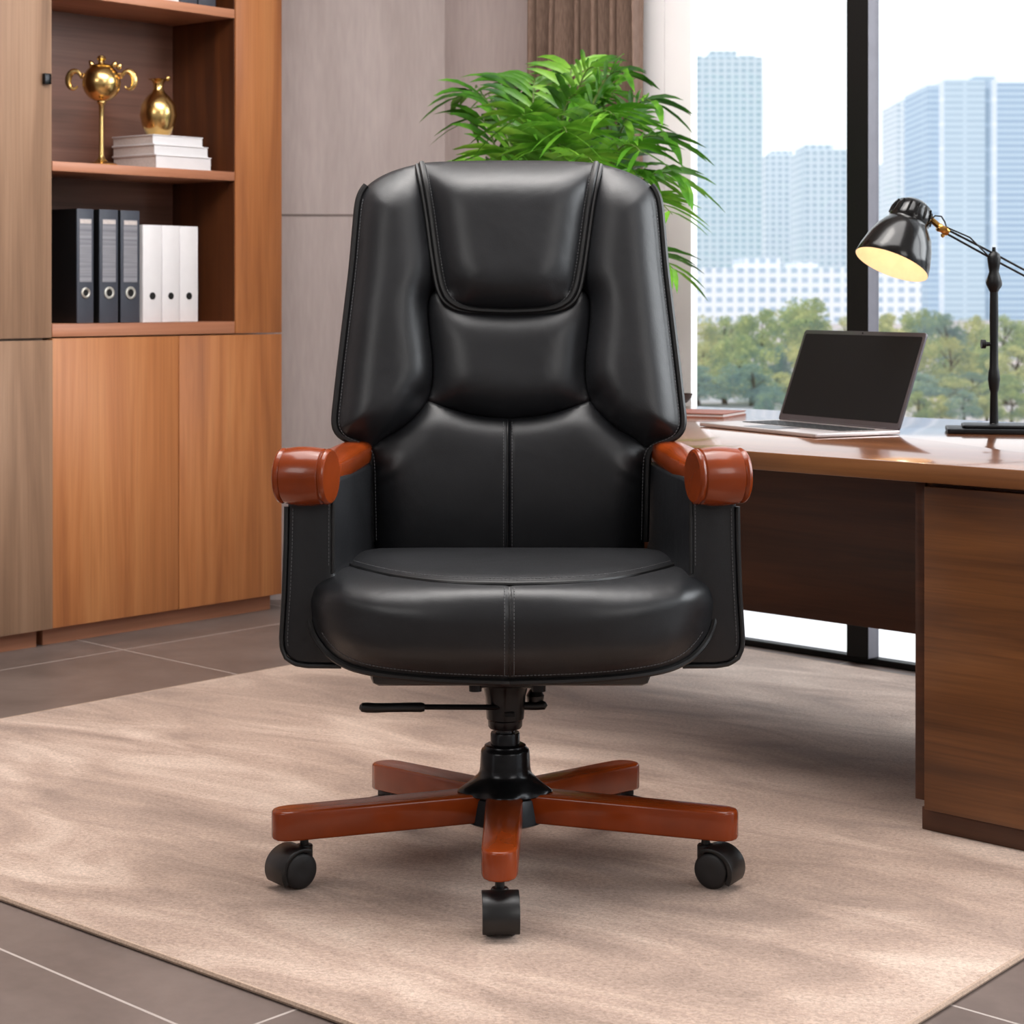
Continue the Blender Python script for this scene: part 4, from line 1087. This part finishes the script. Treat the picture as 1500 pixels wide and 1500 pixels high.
def leg(a, ztip, zroot, R1=.36, w0=.0275, w1=.025, hh=.044):
    u_ = Vector((math.cos(a), math.sin(a), 0)); s_ = Vector((-u_.y, u_.x, 0)); o_ = Vector((CX, 0, 0))
    ol = [(.045, -w0), (R1-.03, -w1), (R1-.014, -w1+.003), (R1-.004, -w1+.011), (R1, -w1+.02), (R1, w1-.02), (R1-.004, w1-.011), (R1-.014, w1-.003), (R1-.03, w1), (.045, w0)]
    def to(p, q, h):
        t = (p-.045)/(R1-.045); zb = zroot+(ztip-zroot)*t; return o_+u_*p+s_*q+Vector((0, 0, zb+h))
    return prism(ol, 0, hh, to, .0045, 3)
def castor(pos, hdir, zs=1.0, ztop=.078):
    cf = Frame((pos.x, pos.y, 0), hdir, (-hdir[1], hdir[0], 0))
    at_y = lambda y0: (lambda r, a, h: cf.p(r*math.cos(a)+.017, y0+h, (r*math.sin(a)+.0272)*zs))
    ro = obj('castor', lathe([(0, .012*zs), (.0115, .012*zs), (.0125, .016*zs), (.0125, .058*zs), (.011, .060*zs), (.0065, .0605*zs), (.0062, ztop), (0, ztop)], axis_at(cf.p(0, 0, 0), (0, 0, 1)), 20), 'black_plastic', ch)
    for y0 in (-.0235, .0065):
        pr_ = [(0, .001), (.006, .0), (.021, .0005), (.0245, .002), (.027, .005), (.027, .012), (.025, .0155), (.010, .017), (0, .017)]
        if y0 > 0: pr_ = [(r, .017-h) for r, h in pr_][::-1]
        obj('wheel', lathe(pr_, at_y(y0), 32), 'wheel_plastic', ro, angle=50)
    # hood: curved shell over the trailing side
    ri, r2 = .0282, .0335; arc = np.radians(np.linspace(118, -32, 20))
    pl_ = [(r2*math.cos(a)*(1.08 if math.cos(a) > .2 else 1), r2*math.sin(a)) for a in arc]+[(ri*math.cos(a), ri*math.sin(a)) for a in arc[::-1]]
    hd_ = prism(pl_, -.0255, .0255, lambda p, q, h: cf.p(p+.017, h, (q+.0272)*zs), .0012, 2)
    box((.0, -.005, .018), (.035, .005, .052), Frame(cf.o, cf.ex, cf.ey), .002, bm=hd_)
    obj('hood', hd_, 'black_plastic', ro, angle=40)
tipz = {0: .078, 1: .0705, 2: .0705, 3: .052, 4: .052}
hdirs = {0: (0.05, -1), 1: (.87, -.49), 2: (-.80, -.60), 3: (.75, .66), 4: (-.75, .66)}
for i, a in enumerate(ang):
    sc_z = 1.0 if i < 3 else .75
    hh = .0435 if i else .041
    obj('base_leg', leg(a, tipz[i], .0755 if i else .078, hh=hh), 'chair_wood', ch, angle=30)
    Rs = .312 if i else .318
    p = Vector((CX+Rs*math.cos(a), Rs*math.sin(a), 0)); hv_ = Vector(hdirs[i]+(0,)).normalized()
    castor(p, hv_, sc_z, tipz[i]+.004)

# ================================================================== LIGHT, WORLD, CAMERA
wd = bpy.data.worlds.new('sky'); bpy.context.scene.world = wd; wd.use_nodes = True
nt = wd.node_tree; bg = nt.nodes['Background']
tcn = nt.nodes.new('ShaderNodeTexCoord'); mp = nt.nodes.new('ShaderNodeMapping'); mp.inputs['Scale'].default_value = (3, 3, 9)
nz_ = nt.nodes.new('ShaderNodeTexNoise'); nz_.inputs['Scale'].default_value = 1.6; nz_.inputs['Detail'].default_value = 4
rp_ = nt.nodes.new('ShaderNodeValToRGB'); e = rp_.color_ramp.elements
e[0].position = .38; e[0].color = lin((222, 232, 242)); e[1].position = .62; e[1].color = (1, 1, 1, 1)
nt.links.new(tcn.outputs['Generated'], mp.inputs[0]); nt.links.new(mp.outputs[0], nz_.inputs['Vector']); nt.links.new(nz_.outputs['Fac'], rp_.inputs[0]); nt.links.new(rp_.outputs[0], bg.inputs['Color'])
bg.inputs['Strength'].default_value = 1.5
def area(name, loc, target, sx, sy, power, col=(1, 1, 1), spread=180):
    l = bpy.data.lights.new(name, 'AREA'); l.shape = 'RECTANGLE'; l.size = sx; l.size_y = sy; l.energy = power; l.color = col; l.spread = math.radians(spread)
    o = bpy.data.objects.new(name, l); link(o); o.location = loc
    o.rotation_euler = (Vector(target)-Vector(loc)).to_track_quat('-Z', 'Y').to_euler(); return o
area('overhead_fill_softbox', (0, .1, 2.8), (0, -.1, 0), 2.6, 2.0, 112, (1, .975, .96))  # unseen overhead area lamp, added for soft top light on the chair
win_l = WF.p(3.2, 1.6, 2.3)
area('daylight_softbox', win_l, (.1, .3, .1), 3.2, 2.4, 210, (.96, .98, 1))  # area lamp added outside the window to boost the sky light
area('key_softbox', (-2.4, -3.0, 2.5), (-.2, .3, .6), 1.5, 1.5, 38, (1, .975, .95))  # unseen key lamp added left of the camera
area('bookcase_fill_softbox', (-.1, .6, 2.8), (-.9, 2.4, .6), 1.2, 1.2, 46, (1, .95, .90))  # unseen lamp added to brighten the bookcase front
area('fill_softbox', (2.4, -3.2, 2.3), (.5, .5, .5), 1.4, 1.4, 30, (1, .97, .94))  # unseen fill lamp added right of the camera
pb_ = bpy.data.lights.new('lamp_bulb_light', 'POINT'); pb_.energy = .12; pb_.color = (1, .8, .58); pb_.shadow_soft_size = .01
po_ = bpy.data.objects.new('lamp_bulb_light', pb_); link(po_); po_.location = oc+sax*18*k4
cam = bpy.data.cameras.new('camera'); co_ = bpy.data.objects.new('camera', cam); link(co_)
co_.location = (0, -CY, H); co_.rotation_euler = (PI/2, 0, 0)
cam.sensor_width = 36; cam.sensor_fit = 'HORIZONTAL'; cam.lens = 36*F/1500
cam.shift_y = (V0-750)/1500; cam.clip_end = 1500
cam.dof.use_dof = True; cam.dof.focus_distance = 2.98; cam.dof.aperture_fstop = 13
sc0 = bpy.context.scene; sc0.camera = co_
sc0.view_settings.view_transform = 'Standard'; sc0.view_settings.look = 'None'
sc0.cycles.use_denoising = True
